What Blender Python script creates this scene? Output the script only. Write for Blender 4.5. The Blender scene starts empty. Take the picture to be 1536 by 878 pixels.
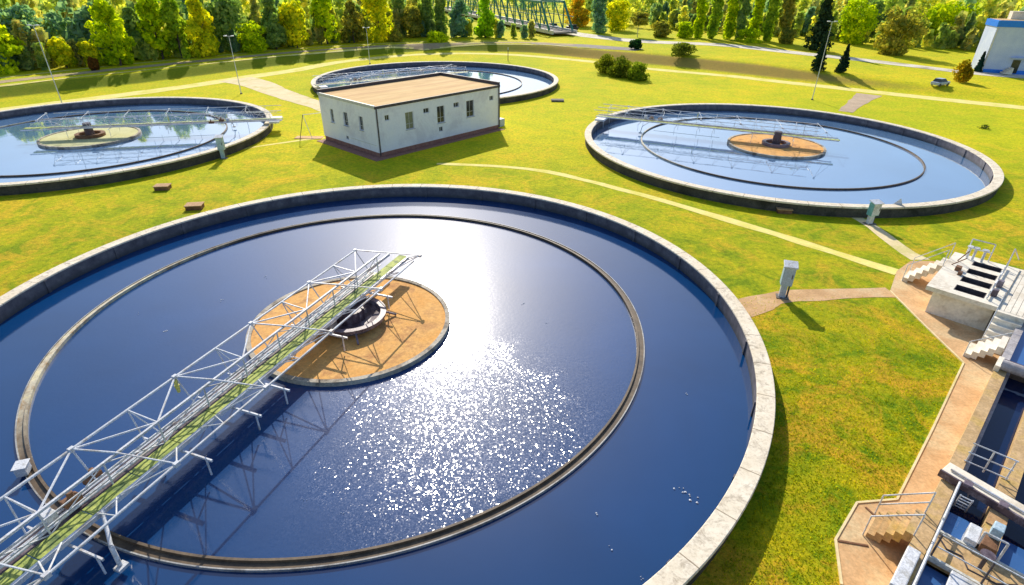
import bpy, math, random
from mathutils import Vector, Matrix
random.seed(7)
R = math.radians
scene = bpy.context.scene
COL = scene.collection

# ------------------------------------------------------------------ camera
F_PX, W_PX, H_PX = 848.05, 1536.0, 878.0
PITCH, ROLL, CAM_H = R(29.471), R(0.539), 14.685
cd = bpy.data.cameras.new("camera"); cam = bpy.data.objects.new("camera", cd); COL.objects.link(cam)
cd.sensor_fit = 'HORIZONTAL'; cd.sensor_width = 36.0; cd.lens = 36.0 * F_PX / W_PX
cd.clip_start = 0.1; cd.clip_end = 6000
cam.matrix_world = Matrix.Translation((0, 0, CAM_H)) @ Matrix.Rotation(R(90) - PITCH, 4, 'X') @ Matrix.Rotation(ROLL, 4, 'Z')
scene.camera = cam

def un(px, py, z=0.0):
    """survey helper: point of the photograph -> metres on the level z"""
    x = (px - 768) / F_PX; y = -(py - 439) / F_PX
    c, s = math.cos(ROLL), math.sin(ROLL); x, y = c*x - s*y, s*x + c*y
    cp, sp = math.cos(PITCH), math.sin(PITCH)
    d = (x, cp + y*sp, -sp + y*cp)
    if d[2] > -1e-3: d = (d[0], d[1], -1e-3)
    t = (CAM_H - z) / -d[2]
    return (d[0]*t, d[1]*t)

# ------------------------------------------------------------------ terrain
FOOT_PX = [(-400, 195), (-200, 172), (0, 150), (200, 128), (300, 115), (400, 102), (520, 88), (640, 77), (800, 80), (890, 90),
           (954, 97), (1080, 110), (1180, 122), (1300, 135), (1536, 158), (1700, 175), (1900, 200)]
FOOT = []
for i, p in enumerate(FOOT_PX):
    x, y = un(*p); FOOT.append((math.atan2(x, y), math.hypot(x, y), p[0]))
def foot(az):
    if az <= FOOT[0][0]: return FOOT[0][1], 1.25
    for a, b in zip(FOOT, FOOT[1:]):
        if az <= b[0]:
            t = (az - a[0]) / (b[0] - a[0]); px = a[2] + t*(b[2]-a[2]); break
    else:
        return FOOT[-1][1], 0.25
    t = t*t*(3-2*t) if False else t
    r = a[1] + t*(b[1]-a[1])
    h = 1.25 if px < 700 else (1.25 + (px-700)/250*.35 if px < 950 else (1.6 if px < 1150 else max(0.25, 1.6 - (px-1150)/230*0.75)))
    return r, h
def T(x, y):
    az = math.atan2(x, y); r = math.hypot(x, y); rf, h = foot(az)
    if abs(az) > R(75) and y < 0: return 0.0
    run = 3.8 if az < 0.05 else 3.8 + min(1.0, (az-.05)/.1)*2.4
    t = max(0.0, min(1.0, (r - rf) / run))
    return h * t*t*(3-2*t)
def at(px, py):
    z = 0.0
    for _ in range(40):
        x, y = un(px, py, z); z = 0.7*z + 0.3*T(x, y)
    return x, y, T(x, y)

# ------------------------------------------------------------------ mesh builder
class MB:
    def __init__(s): s.v = []; s.f = []
    def add(s, vs, fs):
        n = len(s.v); s.v += [tuple(v) for v in vs]; s.f += [tuple(n+i for i in f) for f in fs]; return s
    def box(s, x0, x1, y0, y1, z0, z1):
        return s.add([(x0,y0,z0),(x1,y0,z0),(x1,y1,z0),(x0,y1,z0),(x0,y0,z1),(x1,y0,z1),(x1,y1,z1),(x0,y1,z1)],
                     [(0,3,2,1),(4,5,6,7),(0,1,5,4),(1,2,6,5),(2,3,7,6),(3,0,4,7)])
    def bar(s, a, b, w, h=None, up=(0,0,1)):
        h = h or w; a = Vector(a); b = Vector(b); d = (b-a)
        if d.length < 1e-6: return s
        d.normalize(); u = Vector(up)
        if abs(d.dot(u)) > .98: u = Vector((1,0,0))
        r = d.cross(u).normalized(); u = r.cross(d).normalized()
        q = [(-1,-1),(1,-1),(1,1),(-1,1)]
        vs = [a + r*(i*w/2) + u*(j*h/2) for i, j in q] + [b + r*(i*w/2) + u*(j*h/2) for i, j in q]
        return s.add(vs, [(0,3,2,1),(4,5,6,7),(0,1,5,4),(1,2,6,5),(2,3,7,6),(3,0,4,7)])
    def tube(s, a, b, r0, r1=None, n=10, cap=True):
        r1 = r0 if r1 is None else r1; a = Vector(a); b = Vector(b); d = (b-a).normalized()
        u = Vector((0,0,1)) if abs(d.z) < .95 else Vector((1,0,0))
        x = d.cross(u).normalized(); y = x.cross(d).normalized(); vs = []
        for p, rr in ((a, r0), (b, r1)):
            for k in range(n):
                t = 2*math.pi*k/n; vs.append(p + x*(rr*math.cos(t)) + y*(rr*math.sin(t)))
        fs = [(k, (k+1) % n, n+(k+1) % n, n+k) for k in range(n)]
        if cap: fs += [tuple(range(n-1, -1, -1)), tuple(range(n, 2*n))]
        return s.add(vs, fs)
    def path(s, pts, r, n=8):
        for a, b in zip(pts, pts[1:]): s.tube(a, b, r, n=n)
        return s
    def prism(s, poly, z0, z1):
        n = len(poly); vs = [(x,y,z0) for x,y in poly] + [(x,y,z1) for x,y in poly]
        return s.add(vs, [tuple(range(n-1,-1,-1)), tuple(range(n,2*n))] + [(k,(k+1)%n,n+(k+1)%n,n+k) for k in range(n)])
    def lathe(s, prof, n=48, cx=0, cy=0, a0=0, a1=2*math.pi):
        full = abs(a1-a0-2*math.pi) < 1e-6; m = n if full else n+1; vs = []
        for k in range(m):
            t = a0 + (a1-a0)*k/n
            for r, z in prof: vs.append((cx + r*math.cos(t), cy + r*math.sin(t), z))
        p = len(prof); fs = []
        for k in range(n):
            k2 = (k+1) % m
            for j in range(p-1): fs.append((k*p+j, k2*p+j, k2*p+j+1, k*p+j+1))
        return s.add(vs, fs)
    def disc(s, r, z, n=64, cx=0, cy=0):
        return s.add([(cx+r*math.cos(2*math.pi*k/n), cy+r*math.sin(2*math.pi*k/n), z) for k in range(n)], [tuple(range(n))])
    def build(s, name, mat, parent=None, bevel=0, smooth=False, loc=None):
        me = bpy.data.meshes.new(name); me.from_pydata([tuple(v) for v in s.v], [], s.f); me.update()
        if mat: me.materials.append(mat)
        o = bpy.data.objects.new(name, me); COL.objects.link(o)
        if parent: o.parent = parent
        if loc: o.location = loc
        if smooth:
            for p in me.polygons: p.use_smooth = True
        if bevel:
            m = o.modifiers.new("bevel", 'BEVEL'); m.width = bevel; m.segments = 2; m.limit_method = 'ANGLE'
        return o
def tag(o, label, cat, group=None, kind=None):
    o['label'] = label
    if cat: o['category'] = cat
    if group: o['group'] = group
    if kind: o['kind'] = kind
    return o
def thing(name, label, cat, loc=(0,0,0), rz=0.0, group=None):
    o = bpy.data.objects.new(name, None); COL.objects.link(o); o.location = loc; o.rotation_euler = (0,0,rz)
    o.empty_display_size = .3
    return tag(o, label, cat, group)
def structure(o, label=None):
    o['kind'] = 'structure'
    if label: o['label'] = label
    return o
def kids(o): return [c for c in bpy.data.objects if c.parent == o]
def dup(o, loc, rz, label, parent=None, scale=None):
    c = o.copy(); COL.objects.link(c); c.location = loc; c.rotation_euler = (0,0,rz); c['label'] = label
    if scale: c.scale = scale
    for k in kids(o):
        kc = k.copy(); COL.objects.link(kc); kc.parent = c
        for g in kids(k):
            gc = g.copy(); COL.objects.link(gc); gc.parent = kc
    return c

# ------------------------------------------------------------------ materials
def newmat(name):
    m = bpy.data.materials.new(name); m.use_nodes = True; nt = m.node_tree; nt.nodes.clear()
    out = nt.nodes.new('ShaderNodeOutputMaterial'); b = nt.nodes.new('ShaderNodeBsdfPrincipled')
    nt.links.new(b.outputs[0], out.inputs[0]); return m, nt, b, out
def N(nt, typ, **kw):
    n = nt.nodes.new(typ)
    for k, v in kw.items():
        if k in n.inputs: n.inputs[k].default_value = v
        else: setattr(n, k, v)
    return n
def mapping(nt, scale=(1,1,1), kind='Object', rot=(0,0,0)):
    tc = nt.nodes.new('ShaderNodeTexCoord'); mp = nt.nodes.new('ShaderNodeMapping')
    mp.inputs['Scale'].default_value = scale; mp.inputs['Rotation'].default_value = rot
    nt.links.new(tc.outputs[kind], mp.inputs[0]); return mp.outputs[0]
def noise(nt, vec, scale, detail=4, rough=.6, dist=0.0):
    n = N(nt, 'ShaderNodeTexNoise'); n.inputs['Scale'].default_value = scale; n.inputs['Detail'].default_value = detail
    n.inputs['Roughness'].default_value = rough; n.inputs['Distortion'].default_value = dist
    nt.links.new(vec, n.inputs['Vector']); return n.outputs['Fac']
def ramp(nt, fac, stops, interp='LINEAR'):
    r = nt.nodes.new('ShaderNodeValToRGB'); r.color_ramp.interpolation = interp
    e = r.color_ramp.elements
    while len(e) < len(stops): e.new(.5)
    for i, (p, c) in enumerate(stops):
        e[i].position = p; e[i].color = (*c, 1) if len(c) == 3 else c
    nt.links.new(fac, r.inputs[0]); return r.outputs[0]
def mix(nt, fac, a, b, mode='MIX'):
    m = nt.nodes.new('ShaderNodeMix'); m.data_type = 'RGBA'; m.blend_type = mode
    for i, v in ((0, fac), (6, a), (7, b)):
        if isinstance(v, (int, float)): m.inputs[i].default_value = v
        elif isinstance(v, tuple): m.inputs[i].default_value = (*v, 1)
        else: nt.links.new(v, m.inputs[i])
    return m.outputs[2]
def bump(nt, b, fac, strength, dist=.05):
    n = nt.nodes.new('ShaderNodeBump'); n.inputs['Strength'].default_value = strength; n.inputs['Distance'].default_value = dist
    nt.links.new(fac, n.inputs['Height']); nt.links.new(n.outputs[0], b.inputs['Normal'])
def surf(name, c1, c2, scale=1.5, rough=.85, c3=None, s3=.35, fine=14, bs=.3, metallic=0, streak=None, sa=.3):
    """weathered surface: two base tones, optional stains, fine speckle and bump"""
    m, nt, b, _ = newmat(name); v = mapping(nt, streak or (1,1,1))
    n1 = noise(nt, v, scale, 5, .65); col = ramp(nt, n1, [(.35, c1), (.65, c2)])
    if c3:
        n3 = noise(nt, v, s3, 6, .7, .4); f3 = ramp(nt, n3, [(.5, (0,0,0)), (.64, (1,1,1))]); col = mix(nt, f3, col, c3)
    n2 = noise(nt, v, fine, 3, .7); sp = ramp(nt, n2, [(.3, (1-sa,)*3), (.7, (1+sa*.6,)*3)]); col = mix(nt, 1.0, col, sp, 'MULTIPLY')
    nt.links.new(col, b.inputs['Base Color']); b.inputs['Roughness'].default_value = rough; b.inputs['Metallic'].default_value = metallic
    if bs: bump(nt, b, n2, bs, .02)
    return m

def grass_mat():
    m, nt, b, out = newmat("grass"); v = mapping(nt)
    big = noise(nt, v, .05, 3, .6, .5); mid = noise(nt, v, .42, 6, .72, .6); fine = noise(nt, v, 3.2, 5, .8)
    vf = noise(nt, v, 13.0, 3, .8)
    col = ramp(nt, mid, [(.30, (.06,.17,.004)), (.43, (.19,.29,.004)), (.54, (.44,.42,.008)), (.70, (.66,.48,.014))])
    dry = noise(nt, v, .3, 6, .75, .9); fd = ramp(nt, dry, [(.48, (0,0,0)), (.60, (.9,.9,.9))]); col = mix(nt, fd, col, (.72,.40,.03))
    # lusher, darker green in the near and right part, more lime yellow to the back
    sx = nt.nodes.new('ShaderNodeSeparateXYZ'); nt.links.new(v, sx.inputs[0])
    mr = N(nt, 'ShaderNodeMapRange'); mr.inputs['From Min'].default_value = 18; mr.inputs['From Max'].default_value = 60
    nt.links.new(sx.outputs[1], mr.inputs[0])
    limec = mix(nt, .66, col, (.84,.76,.004)); col = mix(nt, mr.outputs[0], col, limec)
    bigm = ramp(nt, big, [(.35, (.78,.9,.8)), (.65, (1.08,1.02,1.0))]); col = mix(nt, 1.0, col, bigm, 'MULTIPLY')
    fr = ramp(nt, fine, [(.3, (.5,.58,.5)), (.5, (1,1,1)), (.72, (1.4,1.3,1.2))]); col = mix(nt, 1.0, col, fr, 'MULTIPLY')
    fr = ramp(nt, vf, [(.32, (.65,.7,.6)), (.66, (1.28,1.25,1.2))]); col = mix(nt, .8, col, fr, 'MULTIPLY')
    # steep dike slope: shade painted in as dark green left, dry brown earth right
    geo = nt.nodes.new('ShaderNodeNewGeometry'); sn = nt.nodes.new('ShaderNodeSeparateXYZ'); nt.links.new(geo.outputs['Normal'], sn.inputs[0])
    st = ramp(nt, sn.outputs[2], [(.955, (1,1,1)), (.988, (0,0,0))])
    xr = N(nt, 'ShaderNodeMapRange'); xr.inputs['From Min'].default_value = -6; xr.inputs['From Max'].default_value = 12
    nt.links.new(sx.outputs[0], xr.inputs[0])
    slopec = mix(nt, xr.outputs[0], (.13,.19,.008), (.38,.23,.07)); slopec = mix(nt, .22, slopec, col)
    col = mix(nt, st, col, slopec)
    nt.links.new(col, b.inputs['Base Color']); b.inputs['Roughness'].default_value = .95
    b.inputs['Specular IOR Level'].default_value = .15
    ad = nt.nodes.new('ShaderNodeMath'); ad.operation = 'ADD'; nt.links.new(fine, ad.inputs[0]); nt.links.new(vf, ad.inputs[1])
    bump(nt, b, ad.outputs[0], .55, .12)
    return m

def water_mat(name, body, rough, ripples, ior=1.5, spec=.5, haze=0, hr=.4, glint=None):
    m, nt, b, out = newmat(name); v = mapping(nt)
    n0 = noise(nt, v, .12, 3, .6, .4); col = ramp(nt, n0, [(.3, body), (.7, tuple(c*1.35 for c in body))])
    nt.links.new(col, b.inputs['Base Color']); b.inputs['Roughness'].default_value = rough; b.inputs['IOR'].default_value = ior
    b.inputs['Specular IOR Level'].default_value = spec
    h = None
    prev = None
    for sc, st, dd in ripples:
        bn = nt.nodes.new('ShaderNodeBump'); bn.inputs['Strength'].default_value = st; bn.inputs['Distance'].default_value = dd
        nf = noise(nt, v, sc, 2, .5); nt.links.new(nf, bn.inputs['Height'])
        if prev: nt.links.new(prev.outputs[0], bn.inputs['Normal'])
        prev = bn
    if glint:
        # wavelet facets: every little cell of the surface is tilted its own way, a few of them strongly
        gs, amp, gx, gy = glint
        vo = nt.nodes.new('ShaderNodeTexVoronoi'); vo.inputs['Scale'].default_value = gs; nt.links.new(v, vo.inputs['Vector'])
        sb = nt.nodes.new('ShaderNodeVectorMath'); sb.operation = 'SUBTRACT'; nt.links.new(vo.outputs['Color'], sb.inputs[0]); sb.inputs[1].default_value = (.5,.5,.5)
        sq = nt.nodes.new('ShaderNodeVectorMath'); sq.operation = 'ABSOLUTE'; nt.links.new(sb.outputs[0], sq.inputs[0])
        mu = nt.nodes.new('ShaderNodeVectorMath'); mu.operation = 'MULTIPLY'; nt.links.new(sb.outputs[0], mu.inputs[0]); nt.links.new(sq.outputs[0], mu.inputs[1])
        m2 = nt.nodes.new('ShaderNodeVectorMath'); m2.operation = 'MULTIPLY'; nt.links.new(mu.outputs[0], m2.inputs[0]); m2.inputs[1].default_value = (amp,amp,0)
        # the breeze only ruffles one patch of the pond
        ds = nt.nodes.new('ShaderNodeVectorMath'); ds.operation = 'DISTANCE'; ds.inputs[1].default_value = (gx,gy,0); nt.links.new(v, ds.inputs[0])
        nb = noise(nt, v, .5, 4, .7); nm = nt.nodes.new('ShaderNodeMath'); nm.operation = 'MULTIPLY_ADD'; nm.inputs[1].default_value = 7.0; nt.links.new(nb, nm.inputs[0]); nt.links.new(ds.outputs['Value'], nm.inputs[2])
        mk = N(nt, 'ShaderNodeMapRange'); mk.interpolation_type = 'SMOOTHSTEP'
        for kk, vv in (('From Min', 6.2), ('From Max', 10.8), ('To Min', 1.0), ('To Max', .06)): mk.inputs[kk].default_value = vv
        nt.links.new(nm.outputs[0], mk.inputs['Value'])
        m3 = nt.nodes.new('ShaderNodeVectorMath'); m3.operation = 'SCALE'; nt.links.new(m2.outputs[0], m3.inputs[0]); nt.links.new(mk.outputs[0], m3.inputs['Scale'])
        ad = nt.nodes.new('ShaderNodeVectorMath'); ad.operation = 'ADD'; nt.links.new(prev.outputs[0], ad.inputs[0]); nt.links.new(m3.outputs[0], ad.inputs[1])
        nn = nt.nodes.new('ShaderNodeVectorMath'); nn.operation = 'NORMALIZE'; nt.links.new(ad.outputs[0], nn.inputs[0]); prev = nn
    if prev: nt.links.new(prev.outputs[0], b.inputs['Normal'])
    if haze: b.inputs['Coat Weight'].default_value = haze; b.inputs['Coat Roughness'].default_value = hr; b.inputs['Coat IOR'].default_value = 1.45
    return m

def leaf_mat(name, transl=.45):
    """leaves take their tone from the tree's own object colour; each leaf clump differs a little"""
    m = bpy.data.materials.new(name); m.use_nodes = True; nt = m.node_tree; nt.nodes.clear()
    out = nt.nodes.new('ShaderNodeOutputMaterial'); oi = nt.nodes.new('ShaderNodeObjectInfo'); g = nt.nodes.new('ShaderNodeNewGeometry')
    var = ramp(nt, g.outputs['Random Per Island'], [(0, (.5,.62,.5)), (.5, (1,1,1)), (1, (1.5,1.25,1.0))])
    v = mapping(nt); nz = noise(nt, v, .5, 3, .6); nv = ramp(nt, nz, [(.35, (.62,.72,.7)), (.65, (1.2,1.12,1.0))])
    col = mix(nt, 1.0, oi.outputs['Color'], var, 'MULTIPLY'); col = mix(nt, 1.0, col, nv, 'MULTIPLY')
    d = nt.nodes.new('ShaderNodeBsdfDiffuse'); t = nt.nodes.new('ShaderNodeBsdfTranslucent'); ms = nt.nodes.new('ShaderNodeMixShader')
    nt.links.new(col, d.inputs[0]); tc = mix(nt, 1.0, col, (1.1,1.2,.5), 'MULTIPLY'); nt.links.new(tc, t.inputs[0])
    ms.inputs[0].default_value = transl; nt.links.new(d.outputs[0], ms.inputs[1]); nt.links.new(t.outputs[0], ms.inputs[2])
    nt.links.new(ms.outputs[0], out.inputs[0]); return m

def wall_inner_mat():
    m, nt, b, _ = newmat("tank_inside_concrete"); v = mapping(nt); 
    sx = nt.nodes.new('ShaderNodeSeparateXYZ'); nt.links.new(v, sx.inputs[0])
    at2 = nt.nodes.new('ShaderNodeMath'); at2.operation = 'ARCTAN2'; nt.links.new(sx.outputs[1], at2.inputs[0]); nt.links.new(sx.outputs[0], at2.inputs[1])
    cb = nt.nodes.new('ShaderNodeCombineXYZ'); nt.links.new(at2.outputs[0], cb.inputs[0])
    zs = nt.nodes.new('ShaderNodeMath'); zs.operation = 'MULTIPLY'; zs.inputs[1].default_value = .06; nt.links.new(sx.outputs[2], zs.inputs[0]); nt.links.new(zs.outputs[0], cb.inputs[2])
    n1 = noise(nt, cb.outputs[0], 22, 6, .7); n2 = noise(nt, v, 3, 5, .7)
    col = ramp(nt, n1, [(.3, (.07,.06,.075)), (.5, (.13,.12,.14)), (.7, (.21,.19,.20))])
    wl = N(nt, 'ShaderNodeMapRange'); wl.inputs['From Min'].default_value = .05; wl.inputs['From Max'].default_value = .38; nt.links.new(sx.outputs[2], wl.inputs[0])
    col = mix(nt, wl.outputs[0], (.055,.06,.07), col); sp = ramp(nt, n2, [(.3, (.75,.75,.75)), (.7, (1.2,1.2,1.2))]); col = mix(nt, 1, col, sp, 'MULTIPLY')
    nt.links.new(col, b.inputs['Base Color']); b.inputs['Roughness'].default_value = .8; bump(nt, b, n2, .3, .02); return m

def cap_mat():
    """cast coping: joint every couple of metres, dark drip stains and lichen"""
    m, nt, b, _ = newmat("coping_concrete"); v = mapping(nt); sx = nt.nodes.new('ShaderNodeSeparateXYZ'); nt.links.new(v, sx.inputs[0])
    at2 = nt.nodes.new('ShaderNodeMath'); at2.operation = 'ARCTAN2'; nt.links.new(sx.outputs[1], at2.inputs[0]); nt.links.new(sx.outputs[0], at2.inputs[1])
    mu = nt.nodes.new('ShaderNodeMath'); mu.operation = 'MULTIPLY'; mu.inputs[1].default_value = 52/6.28318; nt.links.new(at2.outputs[0], mu.inputs[0])
    fr = nt.nodes.new('ShaderNodeMath'); fr.operation = 'FRACT'; nt.links.new(mu.outputs[0], fr.inputs[0])
    j = ramp(nt, fr.outputs[0], [(0, (.35,.3,.25)), (.012, (.35,.3,.25)), (.02, (1,1,1))], 'LINEAR')
    n = noise(nt, v, 1.1, 6, .7); n2 = noise(nt, v, 6, 5, .75); n3 = noise(nt, v, 2.2, 6, .8, .5)
    col = ramp(nt, n, [(.35, (.80,.68,.50)), (.65, (.95,.85,.68))])
    f = ramp(nt, n3, [(.50, (0,0,0)), (.66, (.75,.75,.75))]); col = mix(nt, f, col, (.36,.28,.19))
    sp = ramp(nt, n2, [(.32, (.78,.76,.72)), (.5, (1,1,1)), (.7, (1.06,1.06,1.06))]); col = mix(nt, 1, col, sp, 'MULTIPLY')
    col = mix(nt, 1, col, j, 'MULTIPLY')
    nt.links.new(col, b.inputs['Base Color']); b.inputs['Roughness'].default_value = .85; bump(nt, b, n2, .4, .02); return m

def ring_mat():
    """weir channel: mottled, shaded sides painted dark brown, sunlit left side painted pale"""
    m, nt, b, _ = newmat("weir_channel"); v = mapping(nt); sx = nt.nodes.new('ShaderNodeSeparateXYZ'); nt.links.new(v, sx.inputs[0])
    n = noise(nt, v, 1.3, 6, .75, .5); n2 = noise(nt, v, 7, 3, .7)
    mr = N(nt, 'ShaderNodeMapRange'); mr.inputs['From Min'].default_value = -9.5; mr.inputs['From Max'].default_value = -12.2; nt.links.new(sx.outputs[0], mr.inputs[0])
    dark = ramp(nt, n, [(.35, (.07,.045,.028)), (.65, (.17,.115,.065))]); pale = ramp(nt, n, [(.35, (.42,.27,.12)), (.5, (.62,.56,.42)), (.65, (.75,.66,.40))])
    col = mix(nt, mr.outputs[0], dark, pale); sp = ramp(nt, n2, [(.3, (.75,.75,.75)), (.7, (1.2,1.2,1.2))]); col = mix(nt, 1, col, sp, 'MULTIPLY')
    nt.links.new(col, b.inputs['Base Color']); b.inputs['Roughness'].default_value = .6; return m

M = {}
M['grass'] = grass_mat()
M['cap0'] = surf('wall_cap', (.84,.72,.52), (.95,.85,.66), 1.2, .8, (.62,.50,.36), 1.6, 7, sa=.16)
M['cap'] = cap_mat()
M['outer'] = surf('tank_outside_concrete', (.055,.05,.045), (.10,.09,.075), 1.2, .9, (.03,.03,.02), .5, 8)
M['inner'] = wall_inner_mat()
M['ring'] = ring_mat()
M['ringedge'] = surf('weir_edge', (.30,.30,.30), (.5,.49,.46), 1.5, .5, (.12,.1,.08), .6)
M['isl'] = surf('island_sand', (.78,.38,.09), (.88,.50,.16), .9, .9, (.56,.27,.09), .9, 8, sa=.2)
M['islrim'] = surf('island_rim', (.42,.36,.28), (.60,.55,.45), 1.2, .8, (.15,.12,.09), .8)
M['pale_isl'] = surf('island_pale', (.60,.58,.26), (.70,.68,.36), .9, .9)
M['paving'] = surf('paving', (.58,.34,.15), (.76,.48,.24), .9, .9, (.72,.54,.30), .35, 10, sa=.2)
M['gravel'] = surf('pale_gravel', (.86,.72,.18), (.95,.82,.28), .8, .95, (.76,.68,.10), .3, 6, sa=.1)
M['pinkpath'] = surf('pink_gravel', (.82,.64,.34), (.92,.76,.46), .8, .95, (.70,.60,.24), .3, 6, sa=.12)
M['asphalt'] = surf('asphalt', (.22,.19,.17), (.34,.29,.24), .6, .9)
M['trackpath'] = surf('brown_gravel', (.50,.36,.24), (.62,.46,.30), .6, .9)
M['dirt'] = surf('dry_track', (.42,.29,.15), (.54,.40,.22), .5, .95, (.34,.34,.06), .3, 5, sa=.15)
M['road'] = surf('pale_road', (.78,.70,.54), (.86,.78,.64), .6, .9, (.42,.36,.24), .2)
M['conc'] = surf('concrete', (.86,.78,.64), (.96,.88,.74), 1.2, .85, (.70,.60,.46), .9, 7, sa=.14)
M['conc_tan'] = surf('tan_concrete', (.50,.32,.14), (.68,.46,.24), 1.6, .88, (.60,.40,.12), .9, 9)
M['conc_dark'] = surf('dark_concrete', (.14,.12,.10), (.22,.20,.17), 1.5, .9)
M['dark'] = surf('dark_void', (.012,.012,.014), (.03,.03,.03), 2, .9, bs=0)
M['white'] = surf('white_paint', (.66,.68,.72), (.80,.81,.84), 2.5, .45, (.50,.48,.44), 1.8, 20, .1)
M['steel'] = surf('galvanised_steel', (.68,.70,.74), (.84,.86,.90), 3, .42, (.56,.50,.44), 1.5, 25, .1, .1)
M['deckgreen'] = surf('green_walkway', (.30,.38,.06), (.56,.60,.14), 2.6, .75, (.10,.17,.06), 1.9, 10)
M['rubber'] = surf('dark_steel', (.03,.025,.03), (.07,.055,.065), 3, .5)
M['hub'] = surf('hub_steel', (.075,.05,.065), (.14,.10,.12), 2, .45, (.3,.25,.28), 1.2)
M['hubrim'] = surf('hub_rim', (.16,.12,.15), (.27,.21,.25), 2, .45)
M['brown'] = surf('rusty_brown', (.16,.07,.03), (.28,.14,.07), 3, .8)
M['plaster'] = surf('white_plaster', (.92,.92,1.0), (.97,.96,1.0), .7, .85, (.80,.78,.86), .35, 5, .05, sa=.05)
M['plinth'] = surf('red_plinth', (.30,.13,.10), (.40,.20,.15), 3, .85)
M['roof'] = surf('tan_roof_felt', (.66,.42,.16), (.80,.54,.24), 1.1, .9, (.62,.36,.15), .6, 7, sa=.1, streak=(.16,1.3,1))
M['trim'] = surf('dark_trim', (.06,.05,.055), (.11,.09,.10), 4, .6)
M['palerim'] = surf('pale_flashing', (.62,.60,.52), (.74,.72,.64), 3, .5)
M['glass'] = surf('window_glass', (.02,.025,.03), (.06,.07,.08), 1.2, .12, bs=0)
M['olive'] = surf('olive_blind', (.22,.22,.12), (.30,.30,.18), 6, .6)
M['frame'] = surf('window_frame', (.50,.50,.52), (.60,.60,.62), 4, .5)
M['cabblue'] = surf('pale_blue_cabinet', (.34,.50,.62), (.46,.62,.72), 3, .5, (.6,.7,.75), 1)
M['teal'] = surf('teal_cabinet', (.13,.40,.42), (.22,.52,.52), 3, .5)
M['boxwood'] = surf('tan_chamber', (.50,.28,.12), (.64,.40,.20), 4, .85)
M['bark'] = surf('bark', (.06,.045,.035), (.13,.10,.08), 4, .9)
M['palebark'] = surf('pale_bark', (.45,.40,.34), (.60,.55,.48), 4, .9)
M['leaf'] = leaf_mat('leaves', .58)
M['needle'] = leaf_mat('needles', .15)
M['bluepaint'] = surf('blue_roof_band', (.005,.20,.90), (.01,.26,.95), 2, .5)
M['bluewall'] = surf('pale_blue_wall', (.56,.64,.86), (.68,.75,.92), .6, .8)
M['yellow'] = surf('yellow_lamp_glass', (.65,.62,.10), (.8,.75,.2), 3, .3)
M['bridgegreen'] = surf('green_bridge_steel', (.03,.20,.14), (.06,.30,.21), 1, .5)
M['car'] = surf('silver_car_paint', (.42,.50,.62), (.55,.62,.72), 2, .3)
M['lightwall'] = surf('grey_channel_wall', (.40,.36,.36), (.55,.52,.52), 2, .8)
M['foam'] = surf('foam', (.7,.72,.76), (.85,.85,.88), 6, .7)

M['wcalm'] = water_mat('calm_water', (.0,.036,.135), .07, [(.6, .22, .02), (5, .06, .005)], 1.8, haze=.10, hr=.32)
M['wripple'] = water_mat('rippled_water', (.0,.040,.150), .11, [(.5, .16, .03), (2.2, .10, .02), (6.5, .24, .012)], 1.7, haze=.24, hr=.40, glint=(27, .80, un(705,655)[0]+7.2, un(705,655)[1]-23.25))
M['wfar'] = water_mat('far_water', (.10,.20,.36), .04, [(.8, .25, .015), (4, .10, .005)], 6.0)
M['wdark'] = water_mat('basin_water', (.004,.014,.06), .05, [(4, .3, .01)], 1.4)
M['wblue'] = water_mat('basin_blue_water', (.04,.12,.32), .08, [(4, .3, .01)], 1.5)

# ------------------------------------------------------------------ ground
def build_ground():
    azs = []
    a = -180.0
    while a < 180: azs.append(a); a += (0.75 if -50 <= a < 56 else 6)
    fr = [0, .08, .16, .25, .34, .43, .52, .62, .8, 1.0]
    mb = MB(); rows = []
    for a in azs:
        az = R(a); rf, h = foot(az)
        rs = [rf*t for t in (.02, .1, .2, .35, .5, .65, .8, .92)] + [rf + 7.0*t for t in fr] + [rf + d for d in (12, 22, 45, 90, 180, 400, 900, 2500)]
        row = []
        for r in rs:
            x, y = r*math.sin(az), r*math.cos(az); row.append(len(mb.v)); mb.v.append((x, y, T(x, y)))
        rows.append(row)
    n = len(rows); c = len(mb.v); mb.v.append((0,0,0))
    for i in range(n):
        A, B = rows[i], rows[(i+1) % n]
        mb.f.append((c, B[0], A[0]))
        for j in range(len(A)-1): mb.f.append((A[j], B[j], B[j+1], A[j+1]))
    o = mb.build('ground', M['grass'], smooth=True); structure(o, 'short yellow green grass lawn around the tanks'); return o
build_ground()

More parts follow.
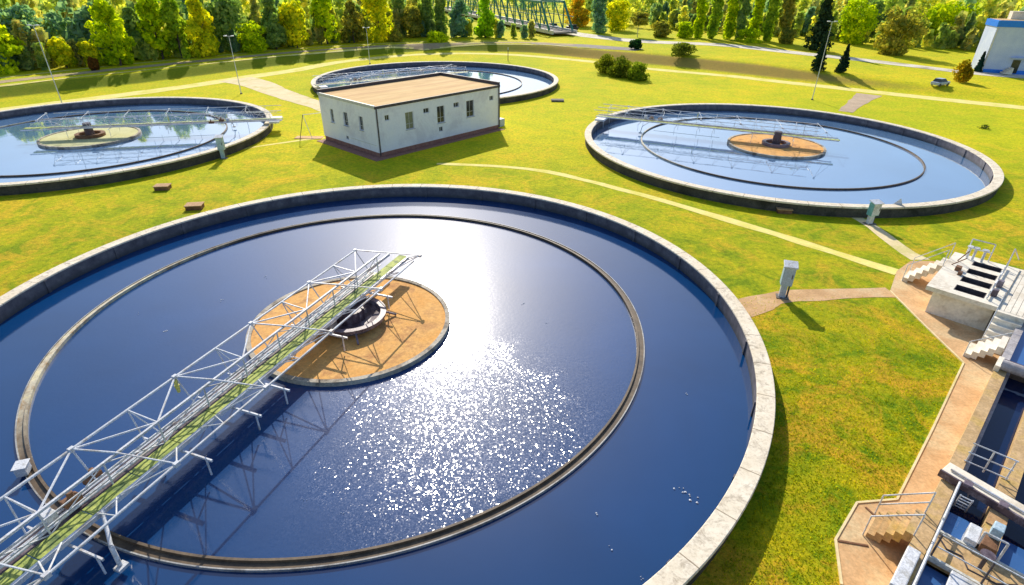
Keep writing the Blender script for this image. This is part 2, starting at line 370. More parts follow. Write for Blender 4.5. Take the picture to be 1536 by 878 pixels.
def strip(name, pts, widths, mat, lift, label, wpts=False, seg=1.5, kerb=None):
    """ribbon following the ground; pts are survey points, widths in metres"""
    P = [Vector(p) if wpts else Vector(at(*p)[:2]) for p in pts]
    if isinstance(widths, (int, float)): widths = [widths]*len(P)
    Q = []; Wd = []
    for i in range(len(P)-1):
        # catmull-rom
        p0 = P[max(0, i-1)]; p1 = P[i]; p2 = P[i+1]; p3 = P[min(len(P)-1, i+2)]
        n = max(2, int((p2-p1).length/seg))
        for k in range(n):
            t = k/n; q = .5*((2*p1) + (p2-p0)*t + (2*p0-5*p1+4*p2-p3)*t*t + (3*p1-p0-3*p2+p3)*t**3)
            Q.append(q); Wd.append(widths[i]+(widths[i+1]-widths[i])*t)
    Q.append(P[-1]); Wd.append(widths[-1]); mb = MB(); rows = []
    rnd = random.Random(len(Q))
    for i, q in enumerate(Q):
        d = (Q[min(i+1, len(Q)-1)]-Q[max(i-1, 0)]).normalized(); nrm = Vector((-d.y, d.x)); row = []
        jl, jr = (rnd.uniform(-.12,.12)*min(1, Wd[i]) for _ in range(2))
        for k in range(5):
            t = (k/4-.5); w = Wd[i]*t + (jl if k == 0 else jr if k == 4 else 0); p = q + nrm*w
            row.append(len(mb.v)); mb.v.append((p.x, p.y, T(p.x, p.y)+lift))
        rows.append(row)
    for A, B in zip(rows, rows[1:]):
        for k in range(4): mb.f.append((A[k], A[k+1], B[k+1], B[k]))
    return structure(mb.build(name, mat), label)

strip('service_path', [(-260,196),(-60,176),(0,166),(150,147),(280,130),(372,116),(440,106),(520,92),(640,81.5),(760,82),(890,93),(968,103),(1100,115),(1180,124),(1273,134),(1400,148),(1536,162),(1700,180)], [3.2,3.2,3,3,3,3.4,3.2,2.8,2.6,2.6,2.4,2.4,2.6,2.8,3,3,3,3], M['gravel'], .012, 'pale gravel service path along the foot of the dike')
strip('side_path', [(352,119),(385,126),(415,138),(450,150),(484,160),(497,166)], [5.5,4.6,3.6,3.2,3,2.8], M['pinkpath'], .020, 'pinkish gravel path from the service path to the pump house')
strip('tank_path', [(1268,168),(1283,156),(1304,142)], [1.7,2.0,3.4], M['trackpath'], .020, 'short brown path from the service path to the right tank')
strip('kerb_path', [(655,246),(735,249),(820,258),(930,284),(1050,318),(1200,363),(1346,409)], [.5,.7,.75,.75,.8,.8,.8], M['gravel'], .012, 'narrow pale path between the near tank and the right tank')
strip('faint_path', [(348,226),(400,218),(455,210),(486,206)], [.35,.4,.45,1.1], M['gravel'], .010, 'faint narrow path from the blue cabinet to the pump house')
strip('path', [(1108,466),(1140,454),(1185,444),(1260,441),(1336,438)], [1.5,1.4,1.2,1.1,1.1], M['paving'], .012, 'tan paved path from the near tank past the blue cabinet')
strip('path', [(1278,322),(1310,341),(1345,367),(1380,390)], [.9,.85,.85,1.1], M['pinkpath'], .010, 'pinkish path from the right tank to the inlet box')
strip('dike_track', [(-260,158),(-60,133),(0,123.5),(150,107),(300,92),(450,78),(600,68),(700,65),(800,64.5),(860,68)], 2.4, M['dirt'], .03, 'brown track along the crest of the dike')
strip('track_edge', [(-260,151),(-60,127),(0,117.5),(150,101),(300,86.5),(450,73),(600,64.5),(700,62.5),(800,62)], .7, M['gravel'], .03, 'pale dry verge behind the dike track')
strip('track_edge', [(-260,166),(-60,139),(0,129.5),(150,112.5),(300,97),(450,82),(600,71.5),(700,68.5),(800,67.5),(850,70)], .5, M['gravel'], .03, 'pale dry verge in front of the dike track')
strip('road', [(836,46),(868,52),(960,62),(1080,67.5),(1180,78),(1300,91),(1400,103),(1470,111),(1560,117),(1700,124)], [6,6,6,5.5,5,4.6,4.2,4,4,4], M['road'], .03, 'pale road from the green bridge to the blue roofed hall', seg=3)
strip('old_road', [(800,65),(870,69),(960,75)], [3,6,4], M['asphalt'], .018, 'grey strip of asphalt below the pale road', seg=3)
# paving between the near lawn and the basins
pv = [(1345,407),(1372,387),(1393,377),(1440,372),(1536,395)]
poly = [un(*p) for p in [(1335,437),(1345,407),(1366,392),(1392,392)]] + [(30.5,29.0),(34,22),(30,12),(16,-1),(9,-1)] + [un(*p) for p in [(1275,990),(1262,878),(1253,810),(1285,755),(1345,750),(1398,645),(1445,545),(1390,492)]]
structure(MB().add([(x,y,.018) for x,y in poly], [tuple(range(len(poly)))]).build('pavement', M['paving']), 'tan paved ground beside the basins')

# ------------------------------------------------------------------ tanks
def water_obj(name, cx, cy, r, z, mat, label, hole=0, n=160, sx=1):
    mb = MB()
    if hole: mb.lathe([(hole, 0), (r, 0)], n)
    else: mb.disc(r, 0, n)
    o = mb.build(name, mat, loc=(cx, cy, z)); return structure(o, label)
def make_tank(cx, cy, Ro, ring_c, ring_r, isl_c, isl_r, label, pale=False, big=False):
    t = thing('clarifier_tank', label, 'tank', (cx, cy, 0), 0, 'round settling tanks')
    n = 220; Ri = Ro - .66
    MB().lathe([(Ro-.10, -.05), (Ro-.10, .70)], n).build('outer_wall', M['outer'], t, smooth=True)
    MB().lathe([(Ro-.10, .70), (Ro, .702), (Ro, .80), (Ro-.02, .82), (Ri+.02, .82), (Ri, .80), (Ri, .74)], n).build('coping', M['cap'], t)
    iw = MB(); iw.lathe([(Ri, .74), (Ri+.005, -.3)], n)
    for k in range(26):                        # vertical joints and guide ribs on the inside
        a = 2*math.pi*k/26+.1; c, s = math.cos(a), math.sin(a)
        iw.bar((Ri*c-.03*c, Ri*s-.03*s, -.2), (Ri*c-.03*c, Ri*s-.03*s, .735), .16, .06, up=(c,s,0))
    iw.build('inner_wall', M['inner'], t)
    dx, dy = ring_c[0]-cx, ring_c[1]-cy
    if big:
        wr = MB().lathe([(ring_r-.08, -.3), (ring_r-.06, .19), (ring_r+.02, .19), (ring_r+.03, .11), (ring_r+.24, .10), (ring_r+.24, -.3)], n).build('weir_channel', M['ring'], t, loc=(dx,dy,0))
        MB().lathe([(ring_r+.24, -.3), (ring_r+.24, .14), (ring_r+.28, .14), (ring_r+.28, -.3)], n).build('weir_edge', M['ringedge'], wr)
    else:
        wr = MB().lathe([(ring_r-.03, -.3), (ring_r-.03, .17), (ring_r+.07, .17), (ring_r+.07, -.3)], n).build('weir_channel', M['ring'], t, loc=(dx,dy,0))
    dx, dy = isl_c[0]-cx, isl_c[1]-cy
    isl = MB().lathe([(0.02, .22), (isl_r-.22, .20)], 90).build('island', M['pale_isl'] if pale else M['isl'], t, loc=(dx,dy,0))
    MB().lathe([(isl_r-.22, .16), (isl_r-.22, .26), (isl_r, .26), (isl_r, -.4)], 90).build('rim', M['islrim'], isl)
    if big:
        h = MB(); h.lathe([(1.25, .2), (1.25, .46), (1.62, .50), (1.62, .64), (1.38, .64), (1.34, .5), (.95, .42), (.6, .42)], 40)
        hb = h.build('hub_drum', M['hub'], isl)
        h = MB(); h.lathe([(1.62, .64), (1.66, .70), (1.40, .70), (1.38, .64)], 40); h.build('hub_rim', M['hubrim'], isl)
        h = MB(); h.lathe([(.62, .42), (.62, .95), (.0, .97)], 28)
        for k in range(10):
            a = k*math.pi/5; h.box(-.05+.62*math.cos(a), .05+.62*math.cos(a), -.05+.62*math.sin(a), .05+.62*math.sin(a), .4, .98)
        h.build('hub_column', M['hub'], isl)
        for a in (.3, 1.4, 2.6, 3.9, 5.1): MB().bar((1.5*math.cos(a), 1.5*math.sin(a), .55), (2.1*math.cos(a), 2.1*math.sin(a), .26), .08).build('hub_bracket', M['hubrim'], isl)
    else:
        MB().lathe([(.95, .2), (.95, .5), (1.3, .5), (1.3, .2)], 32).build('hub_ring', M['hubrim'] if not pale else M['brown'], isl)
        MB().tube((0,0,.2), (0,0,1.5), .42, .36, 20).build('hub_column', M['hub'], isl, smooth=False)
    return t
make_tank(-6.85, 23.04, 18.0, (-7.2, 23.25), 13.1, (-7.6, 22.65), 4.65, 'largest and nearest round tank with dark blue water and sun glitter', big=True)
make_tank(24.93, 54.87, 17.95, (25.4, 55.4), 12.6, (25.75, 55.6), 4.5, 'round concrete tank on the right with pale blue water and sandy island')
make_tank(-42.3, 56.45, 17.3, (-42.1, 56.4), 12.4, (-42.1, 56.5), 4.35, 'round tank at the left edge with a pale yellow island', pale=True)
make_tank(-11.6, 90.5, 18.3, (-11.6, 90.5), 12.8, (-11.6, 90.5), 4.4, 'farthest round tank, behind the white pump house')
water_obj('water', -7.2, 23.25, 13.02, .05, M['wripple'], 'rippled sunlit water inside the weir of the near tank')
o = MB(); 
water_obj('water', -6.85, 23.04, 17.36, .042, M['wcalm'], 'calm deep blue water outside the weir of the near tank')
water_obj('water', 24.93, 54.87, 17.31, .05, M['wfar'], 'pale blue water in the right tank')
water_obj('water', -42.3, 56.45, 16.66, .05, M['wfar'], 'pale water reflecting trees in the left tank')
water_obj('water', -11.6, 90.5, 17.66, .05, M['wfar'], 'pale water in the farthest tank')

# ------------------------------------------------------------------ scraper bridges
class MBK(MB):
    k = 1.0
    def tube(s, a, b, r0, r1=None, n=10, cap=True): return MB.tube(s, a, b, r0*MBK.k, None if r1 is None else r1*MBK.k, n, cap)
    def bar(s, a, b, w, h=None, up=(0,0,1)): return MB.bar(s, a, b, w*MBK.k, (h or w)*MBK.k, up)
MB_ = MB
def make_bridge(loc, rz, label, k=.90):
    MBK.k = k; MB = MBK
    b = thing('scraper_bridge', label, 'bridge', loc, rz, 'rotating scraper bridges')
    S0, DS = -3.3, 3.72; x1 = 18.35
    zt, zb, zl = 2.2, 2.08, 1.2; yt, yr = -.45, .17     # handrail chord, right edge of the green strip
    maj = [S0 + DS*k for k in range(6)]; mnr = [S0 + DS*(k+.5) for k in range(6)]; allq = sorted(maj+mnr)
    m = MB(); y = -1.7                        # left outer chord with its bracing
    m.tube((maj[0],y,zt), (x1-.2,y,zt), .05, n=8)
    for q in mnr:
        for s in maj:
            if abs(q-s) < DS*.6: m.tube((s,y,zt), (q,yt,zb), .036, n=6)
        m.tube((q,y,zt), (q,yt,zb), .032, n=6); m.tube((q,y,zt), (q-.25,-1.0,zl+.1), .026, n=6); m.tube((q,y,zt), (q+.25,-1.0,zl+.1), .026, n=6)
    for s in maj: m.tube((s,y,zt), (s+.1,-1.0,zl+.1), .03, n=6); m.box(s-.08,s+.08,y-.06,y+.06,zt-.07,zt+.07)
    m.build('outer_chord', M['steel'], b)
    m = MB(); y = 1.7                         # right outer chord
    m.tube((maj[0],y,zt), (x1-.2,y,zt), .045, n=8)
    for s in maj:
        s2 = s - .65
        for e in (-1.1, -.5, .9): m.tube((s2,y,zt), (s2+e,yr,zl+.1), .026, n=6)
        m.box(s2-.08,s2+.08,y-.06,y+.06,zt-.07,zt+.07)
    for q in mnr: m.tube((q-.6,y,zt), (q-.9,yr,zl+.1), .022, n=6); m.tube((q-.6,y,zt), (q-1.5,yr,zl+.1), .022, n=6)
    m.build('outer_chord', M['steel'], b)
    for s in maj: MB().tube((s,-1.7,zt+.02), (s-.4,yt,zb+.06), .034, n=6).tube((s-.4,yt,zb+.06), (s-.65,1.7,zt+.02), .030, n=6).build('cross_tie', M['steel'], b)
    m = MB(); m.bar((-3.6,yt,zb), (x1,yt,zb), .085, .085); m.bar((-3.6,yt,1.75), (x1,yt,1.75), .04, .04); m.bar((-3.6,yt,1.48), (x1,yt,1.48), .04, .04)
    for i, s in enumerate(allq):
        m.bar((s,yt,zl), (s,yt,zb), .045)
        if i+1 < len(allq): m.bar((s,yt,zl if i % 2 else zb), (allq[i+1],yt,zb if i % 2 else zl), .03)
    m.build('side_truss', M['white'], b)
    MB().bar((-5.3,-1.0,zl), (x1,-1.0,zl), .08, .16).build('side_beam', M['white'], b)
    MB().bar((-5.3,yr,zl), (x1,yr,zl), .11, .17).build('side_beam', M['steel'], b)
    m = MB(); x = -5.4
    while x < x1-.2:                          # floor plates of the green strip
        m.box(x+.012, min(x+1.48, x1), -.40, yr-.058, 1.20, 1.245); x += 1.5
    m.build('walkway_floor', M['deckgreen'], b)
    m = MB(); x = -3.2                        # open grating beside it
    while x < x1-.1: m.box(x, min(x+.99, x1), -.96, -.43, 1.17, 1.20); x += 1.0
    m.build('grating', M['hub'], b)
    for yy, zz, rr in ((-.88,1.27,.035),(-.74,1.27,.03),(-.55,1.30,.04)):
        MB().tube((-3,yy,zz), (x1-.6,yy,zz), rr, n=8).build('cable_pipe', M['steel'], b)
    for q in mnr+[S0+DS*2.9]:
        m = MB(); m.bar((q,-1.45,1.06), (q,1.45,1.06), .06, .09); m.bar((q,1.2,1.06), (q,1.2,.35), .05); m.bar((q,-1.2,1.06), (q,-1.2,.35), .05)
        m.build('cross_beam', M['steel'], b)
    # scraper hung below, end carriage, machinery at the weir
    m = MB(); m.bar((5.4,-1.15,.0), (12.2,-1.15,.0), .03, .24); m.build('scraper_blade', M['rubber'], b)
    m = MB(); m.box(17.1, 18.1, -1.3, 1.3, .98, 1.18); m.build('end_carriage', M['steel'], b, bevel=.02)
    for y in (-1.0, 1.0):
        MB().tube((17.67, y-.09, 1.0), (17.67, y+.09, 1.0), .18, n=18).build('wheel', M['rubber'], b)
    mm = MB(); mm.box(12.3,12.75,-.95,-.65,1.3,1.52); mm.tube((12.5,-.8,1.5),(12.5,-.8,1.72),.10,n=12); mm.build('drive_motor', M['brown'], b, bevel=.02)
    mm = MB(); mm.box(13.0,13.3,-.95,-.65,1.3,1.6); mm.build('control_box', M['white'], b, bevel=.02)
    mm = MB(); mm.box(11.4,11.9,-1.3,-1.05,1.2,1.42); mm.tube((11.6,-1.18,1.4),(11.6,-1.18,1.6),.09,n=10); mm.build('scum_pump', M['brown'], b, bevel=.02)
    mm = MB(); mm.tube((12.4,yr,1.25),(13.0,1.1,.9),.06,n=10); mm.tube((13.0,1.1,.9),(13.1,1.3,.3),.07,n=10); mm.box(12.95,13.25,1.2,1.45,.2,.3); mm.build('brush_arm', M['white'], b)
    mm = MB()
    mm.tube((7.95,-1.62,2.15),(7.95,-1.62,1.92),.07,n=10); mm.tube((7.95,-1.62,1.92),(7.95,-1.62,1.62),.10,.06,n=10); lamp = mm.build('bulkhead_lamp', M['yellow'], b)
    return b
rz0 = math.atan2(-.9415, -.3371)
br = make_bridge((-7.6, 22.65, 0), rz0, 'nearest white scraper bridge with green walkway over the dark tank')
br2 = make_bridge((25.75, 55.6, 0), R(156), 'scraper bridge of the right tank reaching its far left rim', .55)
dup(br2, (-42.1, 56.5, 0), R(13), 'scraper bridge of the left tank, pointing to its right end')
dup(br2, (-11.6, 90.5, 0), R(214), 'scraper bridge of the farthest tank behind the pump house roof')
# white sensor box sitting on the weir of the near tank
x, y = un(33, 702, .35); o = MB().box(-.16,.16,-.2,.2,0,.32).box(-.2,.2,-.24,.24,.32,.36).build('sensor_box', M['white'], loc=(x,y,.14), bevel=.01); o.rotation_euler.z = R(20)
tag(o, 'small white box sitting on the pale weir at the left', 'box')
# foam flecks adrift on the water
mb = MB(); rnd = random.Random(3)
for p, k, sc in [((1020,736),5,.05),((1041,749),6,.06),((891,770),2,.04),((915,823),2,.04),((964,867),3,.035),((245,498),3,.05),((335,450),3,.06),((398,416),3,.05),((1030,590),2,.04),((460,750),2,.04),((515,770),2,.03),((210,470),2,.04),((820,486),3,.05),((785,455),4,.05),((770,520),3,.05)]:
    x, y = un(*p, .05)
    for _ in range(k):
        a = rnd.random()*6.28; d = rnd.random()*sc*4; r = sc*rnd.uniform(.3,.85); n = 7; cx, cy = x+d*math.cos(a), y+d*math.sin(a)
        mb.add([(cx+r*rnd.uniform(.7,1.1)*math.cos(6.283*i/n), cy+r*rnd.uniform(.7,1.1)*math.sin(6.283*i/n), .062) for i in range(n)]+[(cx,cy,.085)], [(i,(i+1)%n,n) for i in range(n)])
tag(mb.build('foam_flecks', M['foam']), 'small white foam flecks floating on the dark water', 'foam', kind='stuff')

# ------------------------------------------------------------------ pump house
hx, hy = 10.54, 11.52; hl = math.hypot(hx, hy); hang = math.atan2(hy, hx)
ph = thing('pump_house', 'white flat roofed pump house with tan roof between the tanks', 'building', (-12.08, 50.57, 0), hang)
L, D, Hh = 15.6, 9.2, 4.35                      # local: x along the front, y towards the left side wall's far end
MB().box(0.05, L-.05, 0.05, D-.05, -.1, .42).build('plinth', M['plinth'], ph)
MB().box(-.9, L+.1, -.75, -.0, -.05, .035).box(-.9,-.0,0,D+.1,-.05,.035).build('apron', M['plinth'], ph)
def wall_front(x0, x1, wins, z0, z1, depth=.25):
    """wall in the local x-z plane with real openings"""
    mb = MB(); xs = sorted({x0, x1, *[w[0] for w in wins], *[w[1] for w in wins]})
    for a, b in zip(xs, xs[1:]):
        c = (a+b)/2; zs = [z0]
        for w in sorted([w for w in wins if w[0] < c < w[1]], key=lambda w: w[2]):
            mb.box(a, b, 0, depth, zs[-1], w[2]); zs.append(w[3])
        mb.box(a, b, 0, depth, zs[-1], z1)
    return mb
fw = [(.95,1.45,3.12,3.6),(3.2,4.15,1.95,3.5),(5.35,6.05,3.1,3.55),(7.0,7.95,1.92,3.5),(7.15,7.65,1.1,1.55),(9.15,9.85,3.1,3.55),(10.85,11.9,1.9,3.5),(14.15,14.75,3.1,3.55)]
wf = wall_front(0, L, fw, .42, Hh).build('front_wall', M['plaster'], ph)
lw = [(2.1,2.7,2.05,3.3),(4.55,5.25,2.05,3.3),(6.95,7.5,2.0,3.25),(4.8,5.25,.75,1.1)]
mbl = wall_front(0.0, D-.25, [(a-.25,b-.25,c,d) for a,b,c,d in lw], .42, Hh, .25)
mbl.v = [(yy+0.0, xx+.25, zz) for (xx,yy,zz) in mbl.v]; mbl.build('side_wall', M['plaster'], ph)
MB().box(.25, L, D-.25, D, .42, Hh).build('back_wall', M['plaster'], ph)
MB().box(L-.25, L, .25, D-.25, .42, Hh).build('end_wall', M['plaster'], ph)
def win_front(a, b, c, d, big, parent, flip=False, mat=None):
    """window: frame ring + glass + bars, in the x-z plane"""
    def put(mb, name, mat, par):
        if flip: mb.v = [(yy, xx, zz) for (xx,yy,zz) in mb.v]
        return mb.build(name, mat, par)
    t = .05; fr = MB().box(a,b,.10,.16,d-t,d).box(a,b,.10,.16,c,c+t).box(a,a+t,.10,.16,c+t,d-t).box(b-t,b,.10,.16,c+t,d-t)
    if big: fr.box((a+b)/2-.022,(a+b)/2+.022,.10,.155,c+t,d-t).box(a+t,b-t,.105,.15,c+(d-c)*.32-.02,c+(d-c)*.32+.02).box(a-.08,b+.08,-.07,.10,c-.05,c-.004)
    else: fr.box((a+b)/2-.02,(a+b)/2+.02,.10,.155,c+t,d-t)
    f = put(fr, 'window', M['frame'], parent)
    put(MB().box(a+t,b-t,.125,.135,c+t,d-t), 'pane', mat or M['glass'], f)
for i, w in enumerate(fw): win_front(*w, (w[3]-w[2]) > 1, ph, mat=M['olive'] if i == 1 else None)
for i, w in enumerate(lw): win_front(*w, (w[3]-w[2]) > 1, ph, flip=True)
rf = MB().box(.0, L-.0, .02, D, Hh+.004, Hh+.12).build('roof', M['roof'], ph)
MB().box(-.06, L+.06, -.10, .02, Hh-.08, Hh+.16).build('front_fascia', M['trim'], rf)
MB().box(-.10, .06, .0, D+.02, Hh-.05, Hh+.20).build('side_flashing', M['palerim'], rf)
MB().box(.06, L+.1, D-.02, D+.2, Hh-.05, Hh+.42).build('back_parapet', M['trim'], rf)
MB().box(L-.04, L+.14, .02, D-.02, Hh-.05, Hh+.42).build('end_parapet', M['trim'], rf)
MB().tube((L-.1,-.10,.2),(L-.1,-.10,Hh),.07,n=8).build('downpipe', M['trim'], ph)
MB().tube((.08,-.08,.2),(.08,-.08,Hh),.06,n=8).build('downpipe', M['trim'], ph)
MB().box(-.03,.0,.3,4.4,1.02,1.05).build('wall_pipe', M['palerim'], ph)
MB().box(L+.02, L+1.3, .4, 1.6, 0, .8).build('meter_box', M['car'], ph, bevel=.03)

# ------------------------------------------------------------------ cabinets, chambers, posts
def cabinet(name, label, px, py, rz, body, side, h=1.95, w=.55, d=.42):
    x, y = un(px, py); t = thing(name, label, 'cabinet', (x, y, 0), rz, 'control cabinets on the lawn')
    MB().box(-w*.34, w*.2, -d*.3, d*.3, 0, h*.42).build('pedestal', side, t, bevel=.01)
    MB().box(-w/2, w/2, -d/2, d/2, h*.40, h*.95).build('body', body, t, bevel=.015)
    f = MB().box(-w/2+.03, w/2-.03, -d/2-.022, -d/2-.003, h*.43, h*.92).build('door', side, t)
    MB().box(w/2-.12, w/2-.08, -d/2-.05, -d/2-.022, h*.62, h*.74).build('handle', M['trim'], f)
    MB().add([(-w/2-.06,-d/2-.10,h*.93),(w/2+.06,-d/2-.10,h*.93),(w/2+.06,d/2+.06,h*1.0),(-w/2-.06,d/2+.06,h*1.0),(-w/2-.06,-d/2-.10,h*.965),(w/2+.06,-d/2-.10,h*.965),(w/2+.06,d/2+.06,h*1.035),(-w/2-.06,d/2+.06,h*1.035)],
             [(0,3,2,1),(4,5,6,7),(0,1,5,4),(1,2,6,5),(2,3,7,6),(3,0,4,7)]).build('hood', M['white'], t, bevel=.01)
    MB().tube((w*.38,0,0),(w*.38,0,h*.42),.045,n=8).build('conduit', M['trim'], t)
    MB().box(-w*.55,w*.55,-d*.6,d*.6,-.02,.05).build('footing', M['conc_dark'], t)
    return t
cabinet('control_cabinet', 'pale blue cabinet with white hood standing beside the near tank on the tan path', 1173, 446, R(-18), M['cabblue'], M['car'])
cabinet('control_cabinet', 'teal cabinet with white side in front of the right tank', 1304, 336, R(12), M['teal'], M['white'], 1.6, .62, .42)
cabinet('control_cabinet', 'weathered grey blue cabinet at the near rim of the left tank', 336, 238, R(8), M['cabblue'], M['cabblue'], 2.0, .55, .45)
x, y = un(1340, 323)
t = thing('sign_board', 'small white pointed board on two legs next to the teal cabinet', 'board', (x,y,0), R(-14))
MB().add([(-.42,0,.25),(.30,0,.18),(.30,0,.85),(.12,0,1.25),(-.30,0,.75)], [(0,1,2,3,4)]).add([(-.42,.02,.25),(.30,.02,.18),(.30,.02,.85),(.12,.02,1.25),(-.30,.02,.75)], [(4,3,2,1,0)]).build('panel', M['white'], t)
MB().tube((-.3,.04,0),(-.26,.04,.6),.025,n=6).build('leg', M['steel'], t); MB().tube((.24,.04,0),(.24,.04,.8),.025,n=6).build('leg', M['steel'], t)

def chamber(px, py, rz, label, w=.95, d=.5, mat='boxwood', h=.34):
    x, y, z = at(px, py); t = thing('inspection_chamber', label, 'chamber', (x,y,z), rz, 'low chambers in the lawn')
    MB().box(-w/2,w/2,-d/2,d/2,-.03,h-.06).build('base', M['brown'] if mat == 'boxwood' else M['conc_dark'], t, bevel=.02)
    MB().box(-w/2-.05,w/2+.05,-d/2-.05,d/2+.05,h-.06,h).build('lid', M[mat], t, bevel=.02)
chamber(245, 284, R(8), 'low tan chamber in the grass below the left tank, the farther of two', 1.0, .7)
chamber(293, 313, R(10), 'low tan chamber in the grass just above the near tank rim', 1.05, .75)
chamber(1175, 319, R(-8), 'low tan chamber in the grass below the right tank', .95, .6)
chamber(836, 152, R(0), 'flat dark chamber cover in the grass right of the pump house', 1.6, 1.0, 'conc_dark', .22)
chamber(1098, 302, R(-10), 'flat white slab in the grass below the right tank', .6, .5, 'palerim', .06)

def pole(px, py, h, label, arm=True, lean=0):
    x, y, z = at(px, py); t = thing('lamp_post', label, 'lamp post', (x,y,z), 0, 'tall thin lamp posts')
    MB().tube((0,0,-.05),(lean,0,h*.55),.06,.045,n=10).tube((lean,0,h*.55),(lean,0,h),.04,.03,n=8).build('mast', M['steel'], t)
    if arm:
        MB().bar((lean-.5,0,h),(lean+.5,0,h),.05).build('crossarm', M['steel'], t)
        for s in (-.45, .45): MB().box(lean+s-.16,lean+s+.16,-.22,.16,h-.02,h+.1).build('lamp_head', M['white'], t, bevel=.02)
    MB().tube((0,0,-.05),(0,0,.12),.16,n=10).build('base', M['conc_dark'], t)
pole(95, 160, 9.0, 'tall thin lamp post behind the left tank')
pole(362, 141, 7.2, 'thin lamp post at the path junction left of the farthest tank')
pole(1218, 150, 9.6, 'thin lamp post behind the right tank in front of the dark conifers')
pole(1435, 62, 7.5, 'thin lamp post among the trees left of the blue roofed hall')
pole(555, 96, 6.0, 'faint thin lamp post behind the farthest tank')
x, y, z = at(762, 92)
t = thing('marker_post', 'short dark post with white top on the path behind the farthest tank', 'post', (x,y,z)); MB().tube((0,0,0),(0,0,2.0),.06,n=8).build('shaft', M['trim'], t); MB().tube((0,0,2.0),(0,0,2.4),.1,.06,n=8).build('cap', M['white'], t)
x, y = un(450, 212)
t = thing('pipe_stand', 'thin leaning pipe stand left of the pump house', 'pipe stand', (x,y,0), R(35))
MB().tube((0,0,0),(.9,.8,2.3),.035,n=6).build('strut', M['trim'], t); MB().tube((1.3,.2,0),(.9,.8,2.3),.03,n=6).build('strut', M['steel'], t)
MB().tube((.9,.8,2.3),(3.6,.8,2.3),.03,n=6).build('rail', M['steel'], t); MB().tube((3.6,.8,0),(3.6,.8,2.3),.03,n=6).build('strut', M['steel'], t)
x, y = un(466, 207); structure(MB().box(-1.5,1.2,-.5,.5,0,.06).build('slab', M['paving'], loc=(x,y,0)), 'tan slab at the left corner of the pump house')

# small pale blue vehicle far right
x, y, z = at(1409, 129)
t = thing('parked_car', 'small silver blue car parked on the grass near the yellow bush', 'car', (x,y,z), R(25)); t.scale = (.74,.74,.74)
MB().prism([(-1.9,-.8),(1.9,-.8),(1.95,0),(1.9,.8),(-1.9,.8),(-1.95,0)], .28, .85).build('body', M['car'], t, bevel=.12)
MB().add([(-1.5,-.74,.85),(1.0,-.74,.85),(1.0,.74,.85),(-1.5,.74,.85),(-1.1,-.6,1.4),(.35,-.6,1.4),(.35,.6,1.4),(-1.1,.6,1.4)],[(4,5,6,7),(0,1,5,4),(1,2,6,5),(2,3,7,6),(3,0,4,7)]).build('cabin', M['glass'], t)
MB().box(-1.1,.35,-.62,.62,1.4,1.44).build('car_roof', M['car'], t, bevel=.02)
for sx in (-1.2, 1.25):
    for sy in (-.82, .66): MB().tube((sx,sy,.31),(sx,sy+.16,.31),.31,n=16).build('wheel', M['rubber'], t)

# ------------------------------------------------------------------ inlet box and basins (own frame: u along, v to the right)
BO = Vector((9.69, 8.91)); BANG = math.atan2(.696, .718)
def frame_thing(name, label, cat, group=None): return thing(name, label, cat, (BO.x, BO.y, 0), BANG, group)
def mir(mb): mb.v = [(x, -y, z) for x, y, z in mb.v]; mb.f = [tuple(reversed(f)) for f in mb.f]; return mb   # v grows to the right = -y
def steps(u0, u1, v0, v1, z1, n, along):
    """flight of steps; along='v' climbs with v, 'u-' climbs with falling u ..."""
    mb = MB()
    for k in range(n):
        zt = z1*(k+1)/n; a = k/n; b = (k+1)/n
        if along == 'v': mb.box(u0, u1, v0+(v1-v0)*a, v0+(v1-v0)*b-.002, max(0, zt-.34), zt)
        else: mb.box(u0+(u1-u0)*min(a,b) if u1 > u0 else u0+(u1-u0)*b, u0+(u1-u0)*b if u1 > u0 else u0+(u1-u0)*a-.002, v0, v1, max(0, zt-.34), zt)
    return mb
ib = frame_thing('inlet_box', 'raised pale concrete inlet box with four dark slots', 'concrete box')
def slab_with_slots():
    mb = MB(); us = [18.45]; sl = [(18.95,19.68),(20.25,20.98),(21.55,22.25),(22.80,23.45)]
    v0, v1, a, b = -3.72, -.85, -2.72, -1.50; z0, z1 = 1.28, 1.5
    mb.box(18.45,24.1,v0,a,z0,z1); mb.box(18.45,24.1,b,v1,z0,z1)
    e = [18.45]+[x for s in sl for x in s]+[24.1]
    for i in range(0, len(e), 2): mb.box(e[i], e[i+1], a, b, z0, z1)
    return mb, sl, a, b
mb, sl, a_, b_ = slab_with_slots(); mir(mb).build('deck', M['conc'], ib)
mb = MB()
mb.box(19.0,23.65, -3.1, -1.25, .35, .40)
mir(mb).build('slot_water', M['dark'], ib)
MB().box(18.75,23.9,.95,1.2,.0,1.278).box(18.75,23.9,3.15,3.4,.0,1.278).box(18.75,18.95,1.202,3.148,.0,1.278).box(23.7,23.9,1.202,3.148,.0,1.278).build('body', M['conc'], ib)
for s in sl:
    q = .03; mir(MB().box(s[0]+.002,s[0]+q,a_,b_,.9,1.508).box(s[1]-q,s[1]-.002,a_,b_,.9,1.508).box(s[0]+q,s[1]-q,a_+.002,a_+q,.9,1.508).box(s[0]+q,s[1]-q,b_-q,b_-.002,.9,1.508)).build('slot_shade_liner', M['trim'], ib)  # dark liners added to paint shade onto the slot sides
for s in sl: mir(MB().tube((s[0]+.2,a_+.05,.95),(s[0]+.2,b_-.05,.95),.13,n=12)).build('slot_roller', M['rubber'], ib)
mb = MB(); mb.tube((18.9,-1.40,1.62),(23.6,-1.40,1.62),.04,n=8)
for u in (19,20.1,21.4,22.6,23.5): mb.tube((u,-1.40,1.5),(u,-1.40,1.95),.03,n=6)
mir(mb).build('gate_rail', M['steel'], ib)
